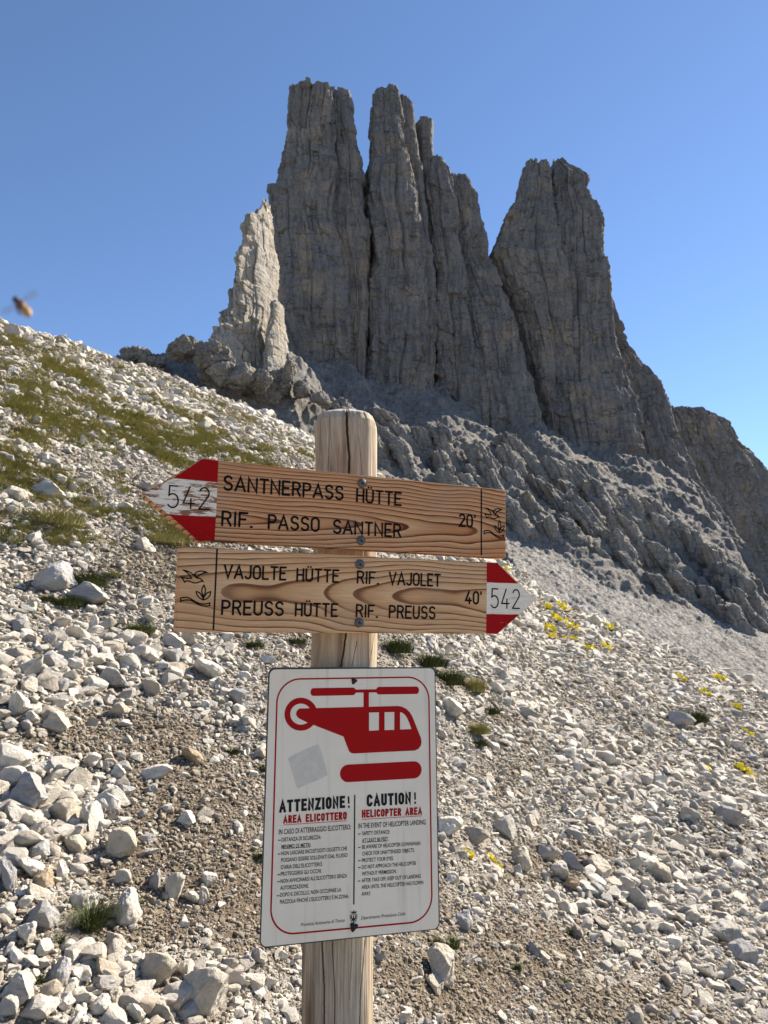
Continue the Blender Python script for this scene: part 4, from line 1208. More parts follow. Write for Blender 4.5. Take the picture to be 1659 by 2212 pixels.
class Strokes:
    """collects flat ribbons; each lies a hair further out than the last so none share a plane"""
    def __init__(self, y0=-0.0004):
        self.V, self.F, self.y0, self.k = [], [], y0, 0
    def line(self, pts, w, cap=True, closed=False, square=False):
        y = self.y0 - 0.000012 * self.k
        self.k = (self.k + 1) % 24
        P = [np.array(p, float) for p in pts]
        Q = [P[0]]
        for p in P[1:]:
            if np.hypot(*(p - Q[-1])) > 1e-7: Q.append(p)
        P = Q
        n = len(P)
        if n < 2: return
        if square:
            a, b = P[0] - P[1], P[-1] - P[-2]
            P[0] = P[0] + a / np.hypot(*a) * w / 2; P[-1] = P[-1] + b / np.hypot(*b) * w / 2
        L, R = [], []
        for i in range(n):
            if closed:
                a, b = P[i] - P[i - 1], P[(i + 1) % n] - P[i]
            else:
                a = P[i] - P[i - 1] if i else P[1] - P[0]
                b = P[i + 1] - P[i] if i < n - 1 else P[-1] - P[-2]
            a = a / np.hypot(*a); b = b / np.hypot(*b)
            t = a + b
            if np.hypot(*t) < 0.3: t = b
            t = t / np.hypot(*t)
            nn = np.array([-t[1], t[0]])
            k = 1 / max(nn @ np.array([-a[1], a[0]]), 0.42)
            L.append(P[i] + nn * w / 2 * k); R.append(P[i] - nn * w / 2 * k)
        b0 = len(self.V)
        for l, r in zip(L, R):
            self.V.append((l[0], y, l[1])); self.V.append((r[0], y, r[1]))
        m = n if closed else n - 1
        for i in range(m):
            j = (i + 1) % n
            self.F.append([b0 + 2 * i, b0 + 2 * i + 1, b0 + 2 * j + 1, b0 + 2 * j])
        if cap and not closed:
            for e, d in ((0, P[0] - P[1]), (n - 1, P[-1] - P[-2])):
                a0 = math.atan2(d[1], d[0])
                ids = [b0 + 2 * e, b0 + 2 * e + 1] if e else [b0 + 1, b0]
                c = P[e]; ring = []
                for q in range(1, 6):
                    a = a0 + math.pi / 2 - math.pi * q / 6
                    self.V.append((c[0] + w / 2 * math.cos(a), y, c[1] + w / 2 * math.sin(a))); ring.append(len(self.V) - 1)
                first, last = (b0 + 2 * e, b0 + 2 * e + 1) if e else (b0 + 1, b0)
                self.F.append([first] + ring + [last])
    def poly(self, pts):
        y = self.y0 - 0.000012 * self.k; self.k = (self.k + 1) % 24
        b0 = len(self.V)
        self.V += [(p[0], y, p[1]) for p in pts]
        self.F.append(list(range(b0, b0 + len(pts))))
    def text(self, s, p0, p1, cap, w, fit=True, cap_round=True, gap=0.24):
        """baseline from p0 to p1, cap height cap"""
        p0, p1 = np.array(p0), np.array(p1)
        L = np.hypot(*(p1 - p0)); ex = (p1 - p0) / L; ey = np.array([-ex[1], ex[0]])
        wid = [GLY[c][0] if c in GLY else 0.3 for c in s]
        total = sum(wid) * cap; ng = max(len(s) - 1, 1)
        L -= w; p0 = p0 + ex * w / 2
        if cap_round:
            k = L / (total + ng * gap * cap); gp = gap * cap * k
        else:
            gp = w + gap * cap
            k = (L - ng * gp) / total
        x = 0.0
        for c, wd in zip(s, wid):
            if c in GLY:
                for pl in GLY[c][1]:
                    pts = [p0 + ex * (x + q[0] * cap * k) + ey * (w / 2 + q[1] * (cap - w)) for q in pl]
                    self.line(pts, w, cap_round, square=not cap_round)
            x += wd * cap * k + gp
    def build(self, name, mat, parent):
        me = bpy.data.meshes.new(name)
        me.from_pydata(self.V, [], self.F)
        bm = bmesh.new(); bm.from_mesh(me)
        bm.normal_update()
        for f in bm.faces:
            if f.normal.y > 0: f.normal_flip()
        bm.to_mesh(me); bm.free()
        me.materials.append(mat)
        o = bpy.data.objects.new(name, me); COL.objects.link(o); o.parent = parent
        return o

def screw(parent, xz, r, stain=True):
    """countersunk star screw in a dished washer"""
    prof = [(0, -0.0028), (0.30, -0.0028), (0.34, -0.0040), (0.55, -0.0042), (0.62, -0.0030), (0.85, -0.0034), (0.97, -0.0022), (1.0, 0.0005)]
    n = 28
    V = [(0, prof[0][1], 0)]
    for q, y in prof[1:]:
        for i in range(n):
            a = 2 * math.pi * i / n
            V.append((q * r * math.cos(a), y, q * r * math.sin(a)))
    F = [[0, 1 + (i + 1) % n, 1 + i] for i in range(n)]
    for k in range(len(prof) - 2):
        for i in range(n):
            j = (i + 1) % n
            F.append([1 + k * n + i, 1 + k * n + j, 1 + (k + 1) * n + j, 1 + (k + 1) * n + i])
    me = bpy.data.meshes.new('screw'); me.from_pydata(V, [], F)
    for p in me.polygons: p.use_smooth = True
    me.materials.append(M_STEEL)
    o = bpy.data.objects.new('screw', me); COL.objects.link(o); o.parent = parent
    o.location = (xz[0], 0, xz[1])
    st = Strokes(-0.0029)
    pts = []
    for i in range(12):
        a = math.pi * i / 6; q = (0.27 if i % 2 else 0.17) * r
        pts.append((q * math.cos(a), q * math.sin(a)))
    st.poly(pts)
    st.build('drive_recess', M_BOLT, o)
    return o

LOGO = {'bird': [(320, 175), (420, 195), (560, 250), (680, 335), (800, 450), (900, 465), (980, 510), (1035, 580), (960, 570), (880, 610), (790, 635), (700, 630), (600, 595), (520, 565), (440, 565), (370, 605), (300, 470), (250, 415), (380, 455), (500, 475), (620, 465), (540, 340), (430, 240)],
        'wing': [(725, 330), (780, 265), (860, 225), (960, 210), (1070, 220), (1180, 255), (1060, 275), (930, 340), (820, 440)],
        'leaf1': [(1068, 715), (1005, 830), (990, 930), (1005, 1020), (1048, 1120), (1100, 1020), (1120, 920), (1110, 820)],
        'leaf2': [(795, 940), (900, 985), (980, 1080), (1030, 1170), (1040, 1240), (950, 1200), (850, 1110), (800, 1010)],
        'leaf3': [(1310, 945), (1200, 985), (1110, 1075), (1060, 1160), (1045, 1240), (1160, 1205), (1260, 1110), (1300, 1020)],
        'wave': [(230, 1175), (330, 1155), (450, 1155), (560, 1185), (700, 1270), (850, 1350), (1000, 1390), (1130, 1390), (1275, 1350), (1275, 1440), (1150, 1470), (1020, 1460), (880, 1415), (730, 1325), (600, 1260), (480, 1245), (350, 1255), (230, 1295)]}

def smooth_closed(pts, n=3):
    P = [np.array(p, float) for p in pts]; out = []
    m = len(P)
    for i in range(m):
        p0, p1, p2, p3 = P[i - 1], P[i], P[(i + 1) % m], P[(i + 2) % m]
        def sharp(a, b, c):
            u, v = b - a, c - b
            return (u @ v) / (np.hypot(*u) * np.hypot(*v)) < 0.55
        if sharp(p0, p1, p2): p0 = 2 * p1 - p2
        if sharp(p1, p2, p3): p3 = 2 * p2 - p1
        for k in range(n):
            t = k / n
            out.append(0.5 * (2 * p1 + (p2 - p0) * t + (2 * p0 - 5 * p1 + 4 * p2 - p3) * t * t + (3 * p1 - p0 - 3 * p2 + p3) * t ** 3))
    return out

def logo(pl, fx, w, parent):
    st = Strokes()
    for k, pts in LOGO.items():
        q = [pl(*fx(*p)) for p in smooth_closed(pts)]
        st.line(q, w, closed=True)
    return st.build('emblem', M_BLACK, parent)

def k3(x, y): return (291.9 + x * .3333, 952.4 + y * .3333)
def k4(x, y): return (729.6 + x * .2824, 998.4 + y * .2824)
def clen(pl, a, b):
    p, q = pl(*a), pl(*b); return math.hypot(p[0] - q[0], p[1] - q[1])

def sign_root(name, pl, label, cat, group=None):
    e = empty(name)
    e.matrix_world = pl.matrix()
    return tag(e, label, cat, group)

def words(pl, parent, items, wf, mat=M_BLACK):
    for s, a, b, cap in items:
        st = Strokes(-0.0008)
        mid = ((a[0] + b[0]) / 2, (a[1] + b[1]) / 2)
        h = clen(pl, mid, (mid[0], mid[1] - cap))
        st.text(s, pl(*a), pl(*b), h, wf * h)
        st.build('lettering', mat, parent)

# ---- upper arrow sign, pointing left
PU = Plane(23.0, -1.5, 775, 1105)
up = sign_root('arrow_sign', PU, 'upper reddish wooden arrow sign pointing left with red and white tip', 'arrow sign', 'wooden arrow signs on the post')
slab('board', [PU(306.9, 1067.4), PU(437.6, 989.9), PU(471.9, 994.0), PU(1092.5, 1058.3), PU(1093.3, 1206), PU(463.6, 1168), PU(428.6, 1170.7)], 0.030, M_BOARD_A, up, bevel=0.0024)
def band(pl, name, pts, mat, parent, lab=None):
    o = slab(name, [pl(*p) for p in pts], 0, mat, parent, -0.0003)
    if lab: o['label'] = lab
band(PU, 'red_band', [(375, 1032.6), (437.4, 991.5), (471.6, 995.6), (470, 1041.6)], M_RED, up)
band(PU, 'white_band', [(308.5, 1067.4), (373.5, 1033.4), (470, 1042.4), (466.4, 1116.6), (363.8, 1111)], M_WHITE, up, 'heavily worn white paint band')
band(PU, 'red_band', [(366, 1112.4), (466.3, 1117.6), (463.4, 1166.8), (429, 1169.3)], M_RED, up)
words(PU, up, [('SANTNERPASS', k3(568, 322), k3(1350, 388), 33), ('HÜTTE', (768.6, 1085.4), (867.4, 1093.9), 31),
               ('RIF.', k3(556, 553), k3(762, 566), 34), ('PASSO', k3(858, 572), k3(1195, 592), 32.5), ('SANTNER', k3(1280, 602), (866.6, 1162.2), 31),
               ("20'", (990.8, 1138.2), (1028, 1141), 29.5)], 0.14)
words(PU, up, [('542', k3(206, 436), k3(482, 450), 50)], 0.062)
st = Strokes(); st.line([PU(1039.7, 1056.5), PU(1039.7, 1199.5)], clen(PU, (1038.3, 1120), (1041.1, 1120)), cap=False); st.build('divider_line', M_BLACK, up)
logo(PU, lambda x, y: (1029.1 + (345 + (x - 215) * 960 / 1105) * .0463, 1082.9 + (300 + (y - 165) * 1415 / 1310) * .0463), clen(PU, (1060, 1100), (1062.0, 1100)), up)
for p in ((781.9, 1044), (779.5, 1167.4)): screw(up, PU(*p), clen(PU, p, (p[0] + 9.6, p[1])))

# ---- lower arrow sign, pointing right
PL = Plane(25.5, -3.5, 775, 1285)
lo = sign_root('arrow_sign', PL, 'lower paler wooden arrow sign pointing right with red and white tip', 'arrow sign', 'wooden arrow signs on the post')
slab('board', [PL(389.6, 1179.7), PL(800, 1201.5), PL(818, 1203.8), PL(1051.5, 1214.4), PL(1074.7, 1215.3), PL(1159.7, 1295.5), PL(1074, 1370.3), PL(1050, 1369), PL(380.2, 1365.7)], 0.030, M_BOARD_B, lo, bevel=0.0024)
band(PL, 'red_band', [(1051.3, 1215.6), (1074.2, 1216.6), (1118.5, 1260), (1051.3, 1257.6)], M_RED, lo)
band(PL, 'white_band', [(1051.3, 1258.4), (1119.3, 1260.8), (1158.2, 1295.5), (1121.8, 1327), (1050.6, 1326)], M_WHITE2, lo, 'weathered white paint band')
band(PL, 'red_band', [(1050.6, 1327), (1120.7, 1328), (1073.6, 1369.2), (1050.2, 1368)], M_RED, lo)
words(PL, lo, [('VAJOLTE', (481.9, 1250), (618.5, 1254.5), 31), ('HÜTTE', (639.5, 1256.4), (732.5, 1259.4), 29.5), ('RIF.', (770, 1261), (818.6, 1263.3), 28.8), ('VAJOLET', (839.2, 1263.9), (951.8, 1268), 29),
               ('PREUSS', (476.9, 1329), (612.5, 1331.3), 33), ('HÜTTE', (636.2, 1332), (729.5, 1333.2), 30.5), ('RIF.', (767.7, 1333.6), (816.3, 1335), 28.8), ('PREUSS', (839.2, 1335.9), (940.5, 1338.1), 29),
               ("40'", (1004, 1305), (1040.5, 1306.6), 29.5)], 0.14)
words(PL, lo, [('542', k4(1168, 1118), k4(1392, 1124), 43.5)], 0.066)
st = Strokes(); st.line([PL(468.9, 1185.7), PL(460.9, 1360.7)], clen(PL, (463, 1270), (466.5, 1270)), cap=False); st.build('divider_line', M_BLACK, lo)
logo(PL, lambda x, y: (376.3 + x * .06018, 1221.1 + y * .06018), clen(PL, (420, 1270), (422.7, 1270)), lo)
for p in ((776.9, 1219), (775.2, 1344.7)): screw(lo, PL(*p), clen(PL, p, (p[0] + 9.8, p[1])))

# ---- warning panel
PP = Plane(17.0, 2.0, 760, 1740, (0, 1.532, 0))
wp = sign_root('warning_sign', PP, 'white metal helicopter area warning panel with red frame on the wooden post', 'warning sign')

def rounded(pl, corners, rads, n=8, inset=0.0):
    """corners as view pixels, clockwise from top left; corner radii in metres"""
    P = [np.array(pl(*c)) for c in corners]; out = []
    for i in range(4):
        a, b, c = P[i - 1], P[i], P[(i + 1) % 4]
        u, v = (a - b) / np.hypot(*(a - b)), (c - b) / np.hypot(*(c - b))
        r = rads
        bis = (u + v) / np.hypot(*(u + v))
        cen = b + bis * r * math.sqrt(2)
        s, e = b + u * r, b + v * r
        a0 = math.atan2(*(s - cen)[::-1]); a1 = math.atan2(*(e - cen)[::-1])
        while a1 - a0 > math.pi: a1 -= 2 * math.pi
        while a1 - a0 < -math.pi: a1 += 2 * math.pi
        for k in range(n + 1):
            t = a0 + (a1 - a0) * k / n
            out.append(tuple(cen + r * np.array([math.cos(t), math.sin(t)])))
    return out
mm = clen(PP, (760, 1740), (761, 1740))
slab('edge', rounded(PP, [(580.2, 1441.6), (940.6, 1441), (950.8, 2007.6), (560.6, 2049.6)], 0.0125), 0.0035, M_EDGE, wp, 0.0006, 0.0008)
slab('panel', rounded(PP, [(583.0, 1446.0), (938.6, 1443.6), (947.9, 2005.6), (563.2, 2046.0)], 0.011), 0.0012, M_PANEL, wp, 0.0, 0.0003)
def c5(x, y): return (553 + x * .25, 1428.5 + y * .25)
def c6(x, y): return (553 + x * .25, 1689.6 + y * .25)
st = Strokes(-0.0002)
st.line(rounded(PP, [(599.2, 1467.0), (925.6, 1462.6), (933.4, 1988.6), (583.6, 2021.6)], 0.044, 14), 0.0030, closed=True)
st.build('red_frame', M_SIGNRED, wp)

def capsule(a, b, r, pl, n=10, ra=None, rb=None):
    pa, pb = np.array(pl(*a)), np.array(pl(*b))
    d = (pb - pa) / np.hypot(*(pb - pa)); an = math.atan2(d[1], d[0])
    out = []
    for c, s, q in ((pb, an + math.pi / 2, rb or r), (pa, an - math.pi / 2, ra or r)):
        for k in range(n + 1):
            t = s - math.pi * k / n
            out.append((c[0] + q * math.cos(t), c[1] + q * math.sin(t)))
    return out
st = Strokes(-0.0002)
def roundbar(p0, p1, half, rc):
    """bar with corner radius rc"""
    pa, pb = np.array(PP(*p0)), np.array(PP(*p1)); d = (pb - pa) / np.hypot(*(pb - pa)); n = np.array([-d[1], d[0]])
    out = []
    for c, s in ((pb - d * rc + n * (half - rc), 90), (pb - d * rc - n * (half - rc), 0), (pa + d * rc - n * (half - rc), -90), (pa + d * rc + n * (half - rc), -180)):
        for k in range(7):
            t = math.radians(s - 15 * k); out.append(tuple(c + rc * (d * math.cos(t) + n * math.sin(t))))
    return out
r5 = clen(PP, c5(800, 700), c5(801, 700))
st.poly(roundbar(c5(471, 266), c5(862, 259), 32 * r5, 27 * r5))
st.poly(roundbar(c5(1038, 254), c5(1408, 250), 32 * r5, 27 * r5))
st.line([PP(*c5(850, 258)), PP(*c5(1050, 255))], 26 * r5, cap=False)
st.line([PP(*c5(952, 262)), PP(*c5(952, 400))], 48 * r5, cap=False)
ring = [PP(*c5(388 + 117 * math.cos(a), 457 + 117 * math.sin(a))) for a in np.linspace(0, 2 * math.pi, 40, endpoint=False)]
st.line(ring, 48 * r5, closed=True)
fus = [(375, 408), (520, 404), (930, 394), (1225, 386), (1262, 392), (1300, 412), (1328, 440), (1350, 475), (1378, 545), (1424, 660), (1430, 695), (1424, 730), (1402, 758), (1370, 772), (1100, 784), (845, 797), (820, 792), (803, 775), (755, 650), (620, 598), (440, 527), (372, 494), (352, 475), (346, 452), (354, 426)]
st.poly([PP(*c5(*p)) for p in fus])
st.poly(capsule(c5(796, 968), c5(1364, 938), 70 * r5, PP, 12))
st.build('helicopter_pictogram', M_SIGNRED, wp)
st = Strokes(-0.0008)
st.poly([PP(*c5(*p)) for p in ((976, 443), (1061, 441), (1060, 596), (976, 599))])
st.poly([PP(*c5(*p)) for p in ((1110, 440), (1194, 438), (1193, 592), (1110, 594))])
st.poly([PP(*c5(*p)) for p in ((1244, 440), (1262, 444), (1284, 461), (1303, 488), (1322, 530), (1341, 585), (1244, 589))])
st.build('pictogram_window', M_PANEL, wp)

# heavy titles
for s, a, b, cap, mt in (('ATTENZIONE', (200, 265), (770, 222), 108, M_SIGNBLACK), ('!', (805, 222), (823, 220), 100, M_SIGNBLACK), ('CAUTION', (956, 213), (1340, 188), 106, M_SIGNBLACK), ('!', (1377, 188), (1394, 187), 100, M_SIGNBLACK),
                         ('AREA ELICOTTERO', (234, 358), (784, 322), 70, M_SIGNRED), ('HELICOPTER AREA', (914, 308), (1434, 280), 68, M_SIGNRED)):
    st = Strokes(-0.0004)
    h = clen(PP, c6(*a), c6(a[0], a[1] - cap))
    st.text(s, PP(*c6(*a)), PP(*c6(*b)), h, 0.225 * h if len(s) > 1 else 0.16 * h, cap_round=False, gap=0.085)
    st.build('lettering', mt, wp)
st = Strokes(-0.0004)
st.line([PP(*c6(235, 370)), PP(*c6(784, 333))], 4.0 * r5, cap=False)
st.line([PP(*c6(914, 322)), PP(*c6(1434, 291))], 4.0 * r5, cap=False)
st.build('underline', M_SIGNRED, wp)
st = Strokes(-0.0004)
st.line([PP(*c6(853, 110)), PP(*c6(845, 1057))], 11 * r5, cap=False)
st.line([PP(*c6(221, 577)), PP(*c6(468, 560))], 3.2 * r5, cap=False)
st.line([PP(*c6(917, 521)), PP(*c6(1140, 508))], 3.2 * r5, cap=False)
for x, y in ((203, 501), (201, 621), (197, 799), (195, 860), (191, 981)): st.line([PP(*c6(x - 12, y + 1)), PP(*c6(x + 11, y - 1))], 6.5 * r5, cap=False)
for x, y in ((893, 448), (893, 563), (893, 679), (893, 738), (891, 854)): st.line([PP(*c6(x - 12, y + 1)), PP(*c6(x + 11, y - 1))], 6.5 * r5, cap=False)
st.build('divider_line', M_SIGNBLACK, wp)

SMALL = [('IN CASO DI ATTERRAGGIO ELICOTTERO:', (197, 453), (819, 407), 45), ('DISTANZA DI SICUREZZA:', (221, 514), (560, 490), 34), ('MINIMO 25 METRI.', (220, 574), (476, 556), 33),
         ('NON LASCIARE INCUSTODITI OGGETTI CHE', (218, 632), (787, 588), 34), ('POSSANO ESSERE SOLLEVATI DAL FLUSSO', (217, 691), (791, 645), 34), ("D'ARIA DELL'ELICOTTERO.", (215, 752), (575, 723), 34),
         ('PROTEGGERSI GLI OCCHI.', (213, 810), (566, 782), 34), ("NON AVVICINARSI ALL'ELICOTTERO SENZA", (211, 872), (787, 823), 34), ('AUTORIZZAZIONE.', (209, 931), (455, 911), 34),
         ('DOPO IL DECOLLO, NON OCCUPARE LA', (208, 991), (735, 944), 34), ("PIAZZOLA FINCHÉ L'ELICOTTERO È IN ZONA.", (206, 1052), (802, 1000), 34),
         ('IN THE EVENT OF HELICOPTER LANDING:', (885, 400), (1470, 364), 43), ('SAFETY DISTANCE:', (917, 459), (1155, 444), 33), ('AT LEAST 80 FEET.', (916, 519), (1146, 505), 32),
         ('BE AWARE OF HELICOPTER DOWNWASH', (916, 576), (1420, 543), 33), ('CHECK FOR UNATTENDED OBJECTS.', (916, 634), (1370, 602), 33), ('PROTECT YOUR EYES.', (915, 692), (1188, 673), 33),
         ('DO NOT APPROACH THE HELICOPTER', (915, 750), (1383, 715), 33), ('WITHOUT PERMISSION.', (915, 808), (1215, 785), 33), ('AFTER TAKE OFF, KEEP OUT OF LANDING', (914, 866), (1423, 826), 33),
         ('AREA UNTIL THE HELICOPTER HAS FLOWN', (913, 924), (1445, 881), 33), ('AWAY.', (913, 982), (992, 976), 33)]

def typeset(s, a, b, cap, mat, parent, bold=0.013, shear=0.0, off=-0.0004):
    cu = bpy.data.curves.new('lettering', 'FONT')
    cu.body = s; cu.size = 1.0; cu.offset = bold; cu.shear = shear; cu.resolution_u = 3
    t = bpy.data.objects.new('lettering', cu); COL.objects.link(t)
    dg = bpy.context.evaluated_depsgraph_get(); dg.update()
    me = bpy.data.meshes.new_from_object(t.evaluated_get(dg))
    bpy.data.objects.remove(t); bpy.data.curves.remove(cu)
    n = len(me.vertices); c = np.empty(n * 3, np.float32); me.vertices.foreach_get('co', c); c = c.reshape(-1, 3)
    pa, pb = np.array(PP(*c6(*a))), np.array(PP(*c6(*b)))
    h = clen(PP, c6(*a), c6(a[0], a[1] - cap))
    L = np.hypot(*(pb - pa)); ex = (pb - pa) / L; ey = np.array([-ex[1], ex[0]])
    x0, x1 = c[:, 0].min(), c[:, 0].max()
    caph = 0.70
    X = (c[:, 0] - x0) / (x1 - x0) * L; Yv = c[:, 1] / caph * h
    q = pa + X[:, None] * ex + Yv[:, None] * ey
    me.vertices.foreach_set('co', np.stack([q[:, 0], np.full(n, off), q[:, 1]], 1).astype(np.float32).ravel())
    me.materials.clear(); me.materials.append(mat); me.update()
    o = bpy.data.objects.new('lettering', me); COL.objects.link(o); o.parent = parent
    return o
for s, a, b, cap in SMALL: typeset(s, a, b, cap, M_SIGNBLACK, wp)
typeset('Provincia Autonoma di Trento', (385, 1246), (767, 1206), 30, M_SIGNBLACK, wp, 0.0, 0.3)
typeset('Dipartimento Protezione Civile', (908, 1188), (1290, 1150), 30, M_SIGNBLACK, wp, 0.0, 0.3)

def c9(x, y): return (721.9 + x * .05555, 1950.7 + y * .05555)
st = Strokes(-0.0004)
r9 = clen(PP, c9(700, 500), c9(701, 500))
st.line([PP(*c9(*p)) for p in ((620, 460), (890, 440), (885, 560), (850, 680), (760, 790), (690, 760), (630, 640), (612, 540))], 16 * r9, closed=True)
for pl_ in ([(660, 500), (670, 590), (750, 640), (830, 590), (840, 490)], [(750, 500), (750, 640)], [(690, 680), (720, 630)], [(810, 670), (780, 630)]): st.line([PP(*c9(*p)) for p in pl_], 40 * r9 if len(pl_) != 5 else 46 * r9)
st.line([PP(*c9(*p)) for p in ((750, 640), (750, 740))], 46 * r9)
st.poly([PP(*c9(*p)) for p in ((625, 310), (660, 330), (690, 390), (700, 300), (725, 370), (760, 250), (790, 365), (825, 285), (840, 370), (890, 280), (880, 320), (845, 405), (680, 412))])
st.build('emblem', M_SIGNBLACK, wp)
slab('sticker_residue', [PP(*c5(*p)) for p in ((276, 838), (330, 806), (440, 755), (540, 716), (562, 778), (598, 890), (618, 980), (560, 1016), (450, 1062), (356, 1100), (330, 1020), (304, 930))], 0, M_GLUE, wp, -0.00025)
def bolt(p, r):
    bm = bmesh.new()
    rg = random.Random(int(p[0] + p[1]))
    bmesh.ops.create_icosphere(bm, subdivisions=3, radius=1)
    for v in bm.verts:
        k = 1 + 0.30 * math.sin(3 * math.atan2(v.co.z, v.co.x) + 1) * rg.uniform(0.6, 1)
        v.co = Vector((v.co.x * r * k, v.co.y * r * 0.55, v.co.z * r * k))
    o = obj_bm('bolt', bm, M_BOLT, wp, True)
    x, z = PP(*p); o.location = (x, -0.0005, z)
bolt(c5(846, 171), 24 * r5)
bolt(c6(843, 1250), 31 * r5)

# ------------------------------------------------------------------ the post
def build_post():
    y0 = 1.598
    prof = [(905, 118), (920, 132), (935, 134), (1000, 132), (1060, 134), (1380, 142), (1440, 143), (2060, 152), (2160, 153), (2212, 154)]
    ctr = [(893, 747), (1000, 748.5), (1400, 745), (1440, 743.5), (2060, 728.5), (2212, 730)]
    pys = np.concatenate([np.linspace(905, 1035, 150), np.linspace(1040, 1360, 40), np.linspace(1362, 1450, 120), np.linspace(1460, 2020, 50), np.linspace(2022, 2290, 200), np.linspace(2320, 4200, 60)])
    n = 720
    u = np.linspace(-1, 1, n, endpoint=False)
    th = math.pi * (0.5 * u + 0.5 * u ** 3)            # 0 faces the viewer
    cx = np.interp(pys, [a for a, b in ctr], [b for a, b in ctr])
    wd = np.interp(pys, [a for a, b in prof], [b for a, b in prof])
    V = []
    cracks = [([(893, 752), (950, 753), (1000, 758), (1040, 757)], 0.030, 0.020), ([(910, 718), (1000, 716), (1040, 714)], 0.010, 0.006), ([(960, 776), (1040, 782)], 0.006, 0.004),
              ([(1362, 752), (1400, 747), (1450, 738)], 0.022, 0.014), ([(1385, 772), (1440, 762)], 0.008, 0.006), ([(1362, 690), (1450, 690)], 0.006, 0.003), ([(1362, 806), (1450, 790)], 0.006, 0.004),
              ([(2000, 701), (2100, 706), (2160, 706), (2300, 704)], 0.022, 0.016), ([(2000, 722), (2120, 728), (2300, 726)], 0.010, 0.008), ([(2000, 786), (2110, 777), (2300, 774)], 0.014, 0.010), ([(2000, 663), (2150, 662), (2300, 661)], 0.007, 0.005),
              ([(2030, 762), (2090, 758), (2130, 758)], 0.006, 0.004), ([(2090, 688), (2300, 684)], 0.006, 0.004)]
    for i, py in enumerate(pys):
        d = ray(cx[i], py); k = y0 / d.y; c = d * k
        depth = c.y * CT + c.z * ST
        R = wd[i] / 2 / FPX * depth * 0.985
        c4_, s4 = np.cos(th + 0.04), np.sin(th + 0.04)
        rad = (np.abs(c4_) ** 3.0 + np.abs(s4) ** 3.0) ** (-1 / 3.0)
        rad = rad / (np.abs(np.sin(th) * rad).max())
        rr = R * rad
        rr = rr + 0.0006 * perlin(th * 26, c.z * 1.2, 1) + 0.0014 * perlin(th * 7, c.z * 2.5, 3) + 0.0025 * perlin(th * 2.2, c.z * 3, 5)
        for path, w, dep in cracks:
            a = [q[0] for q in path]
            if a[0] <= py <= a[-1]:
                cpx = np.interp(py, a, [q[1] for q in path]) + 0.8 * perlin(np.array(py * 0.11), 0.0, w * 90)
                t0 = math.asin(max(-0.99, min(0.99, (float(cpx) - cx[i]) / (wd[i] / 2))))
                taper = min(1, (a[-1] - py) / 14 + 0.15) if a[-1] < 1100 or a[0] > 1300 else 1
                rr = rr - dep * taper * np.exp(-((th - t0) / w) ** 4)
        V.append(np.stack([c.x + rr * np.sin(th), c.y - rr * np.cos(th), np.full(n, c.z)], 1))
    V = V[::-1]
    rings = [v for v in V]
    # hewn dome on top
    cen = rings[-1].mean(0); top = rings[-1]
    hh = 0.0135
    for q in (0.97, 0.92, 0.85, 0.74, 0.6, 0.44, 0.26, 0.08):
        r = cen + (top - cen) * q
        r[:, 2] = cen[2] + hh * (1 - q ** 2.2) + 0.0012 * perlin(r[:, 0] * 60, r[:, 1] * 60, 2)
        g = np.exp(-((r[:, 0] - cen[0] - 0.006) / 0.0016) ** 4) * (r[:, 1] < cen[1] + 0.03)
        r[:, 2] -= 0.010 * g
        rings.append(r)
    v = np.stack(rings)
    ref = v[0].mean(0)
    o = mesh_from('wooden_post', v.reshape(-1, 3) - ref, grid_faces(v.shape[0], n, True), M_POST)
    o.location = ref
    zt = v[..., 2].max()
    set_attr(o, 'top', sstep(zt - 0.019, zt - 0.012, v[..., 2]))
    tag(o, 'weathered round wooden post with a cracked top carrying the signs', 'post')
    ax = np.array(ray(821, 1022)) * (1.59 / ray(821, 1022).y)
    # a few splintered fibres by the upper board
    for dx, dz, ln in ((0.006, 0.020, 0.016), (0.012, 0.012, 0.02), (0.003, 0.014, 0.012)):
        vv = []
        for t in np.linspace(0, 1, 6):
            vv.append((dx * t + 0.003 * t * t, -0.03, dz * (1 - t) * t * 2 - 0.012 * t))
        pts = [np.array(q) for q in vv]
        P, F = [], []
        for i, q in enumerate(pts):
            for k in range(3):
                a = 2.09 * k; P.append(q + 0.0004 * np.array([math.cos(a), math.sin(a), math.cos(a)]))
        for i in range(5):
            for k in range(3):
                F.append((i * 3 + k, i * 3 + (k + 1) % 3, i * 3 + 3 + (k + 1) % 3, i * 3 + 3 + k))
        s = mesh_from('splinter', np.array(P) + ax - ref, F, M_POST, o)
        set_attr(s, 'top', np.zeros(len(P)))
build_post()

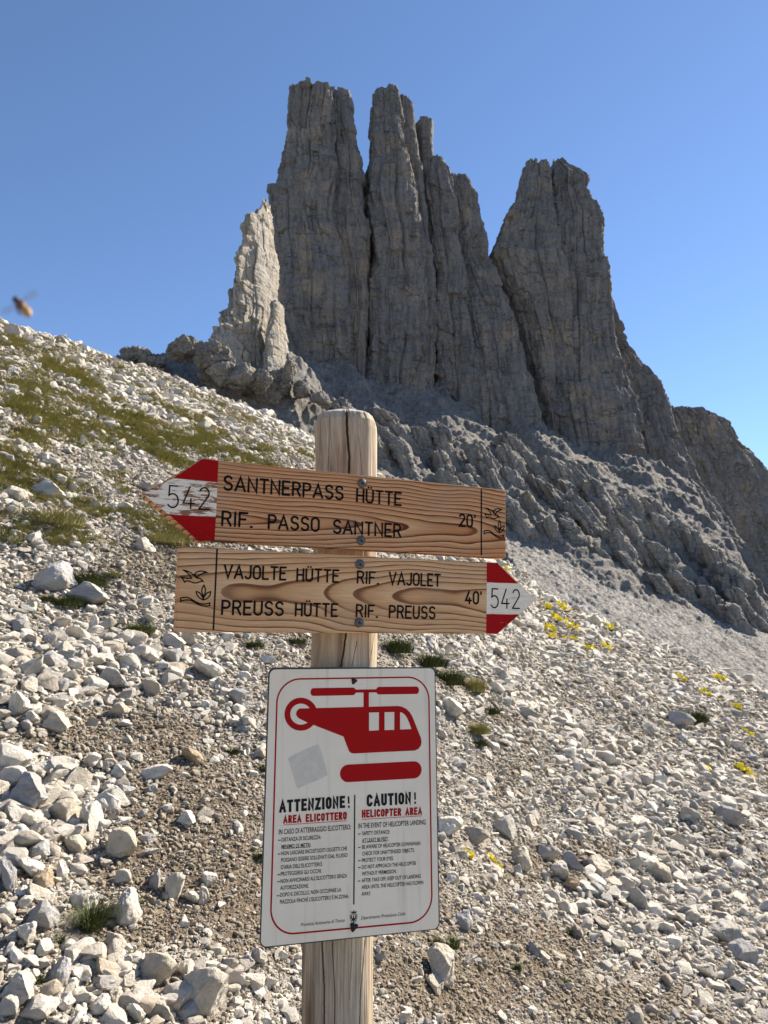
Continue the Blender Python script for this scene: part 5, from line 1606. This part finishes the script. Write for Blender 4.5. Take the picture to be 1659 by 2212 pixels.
# ------------------------------------------------------------------ the insect in flight
def build_insect():
    d = ray(48, 663); c = d * (0.21 / d.y)
    root = empty('flying_insect', c)
    tag(root, 'brown and amber bee hovering against the sky at the left edge', 'insect')
    M = Mat('insect_body', 0.6, 0.3)
    s = M.sep(M.coord('Object'))
    M.color(M.ramp(M.math('MULTIPLY_ADD', s[0], 70.0, 0.5), [(0.25, (0.05, 0.025, 0.02)), (0.5, (0.09, 0.04, 0.025)), (0.62, (0.34, 0.19, 0.06)), (0.95, (0.36, 0.22, 0.09))]))
    prof = [(-0.0068, 0.0004), (-0.0062, 0.0013), (-0.0052, 0.0018), (-0.0043, 0.0014), (-0.0038, 0.0012), (-0.0028, 0.0023), (-0.0014, 0.0027), (0.0, 0.0021), (0.0008, 0.0013), (0.0016, 0.0019), (0.003, 0.0024), (0.0046, 0.0021), (0.006, 0.0012), (0.0068, 0.0003)]
    n = 20; V = []
    for x, r in prof:
        for k in range(n):
            a = 2 * math.pi * k / n; V.append((x, r * math.cos(a), r * math.sin(a)))
    b = mesh_from('body', V, grid_faces(len(prof), n, True), M.m, root)
    Wm = Mat('insect_wing', 0.3, 0.5); Wm.color((0.35, 0.33, 0.3)); Wm.b.inputs['Alpha'].default_value = 0.35
    for sgn in (1, -1):
        pts = [(0, 0), (0.002, 0.003), (0.0035, 0.007), (0.003, 0.0095), (0.0012, 0.0102), (-0.0008, 0.0085), (-0.0012, 0.004)]
        bm = bmesh.new()
        vs = [bm.verts.new((x - 0.001, sgn * y, 0.0024 + 0.25 * y)) for x, y in pts]
        bm.faces.new(vs)
        obj_bm('wing', bm, Wm.m, root)
    Lm = Mat('insect_leg', 0.6, 0.3); Lm.color((0.04, 0.025, 0.02))
    for sgn in (1, -1):
        for x in (-0.0026, -0.0012, 0.0):
            bm = bmesh.new()
            r = bmesh.ops.create_cone(bm, segments=6, radius1=0.0003, radius2=0.00015, depth=0.004)
            bmesh.ops.transform(bm, matrix=Matrix.Translation((x, sgn * 0.0022, -0.0026)) @ Matrix.Rotation(sgn * 0.5, 4, 'X'), verts=bm.verts)
            obj_bm('leg', bm, Lm.m, root)
    root.scale = (0.6, 0.6, 0.6)
    root.rotation_euler = (math.radians(80), math.radians(48), math.radians(0))
build_insect()
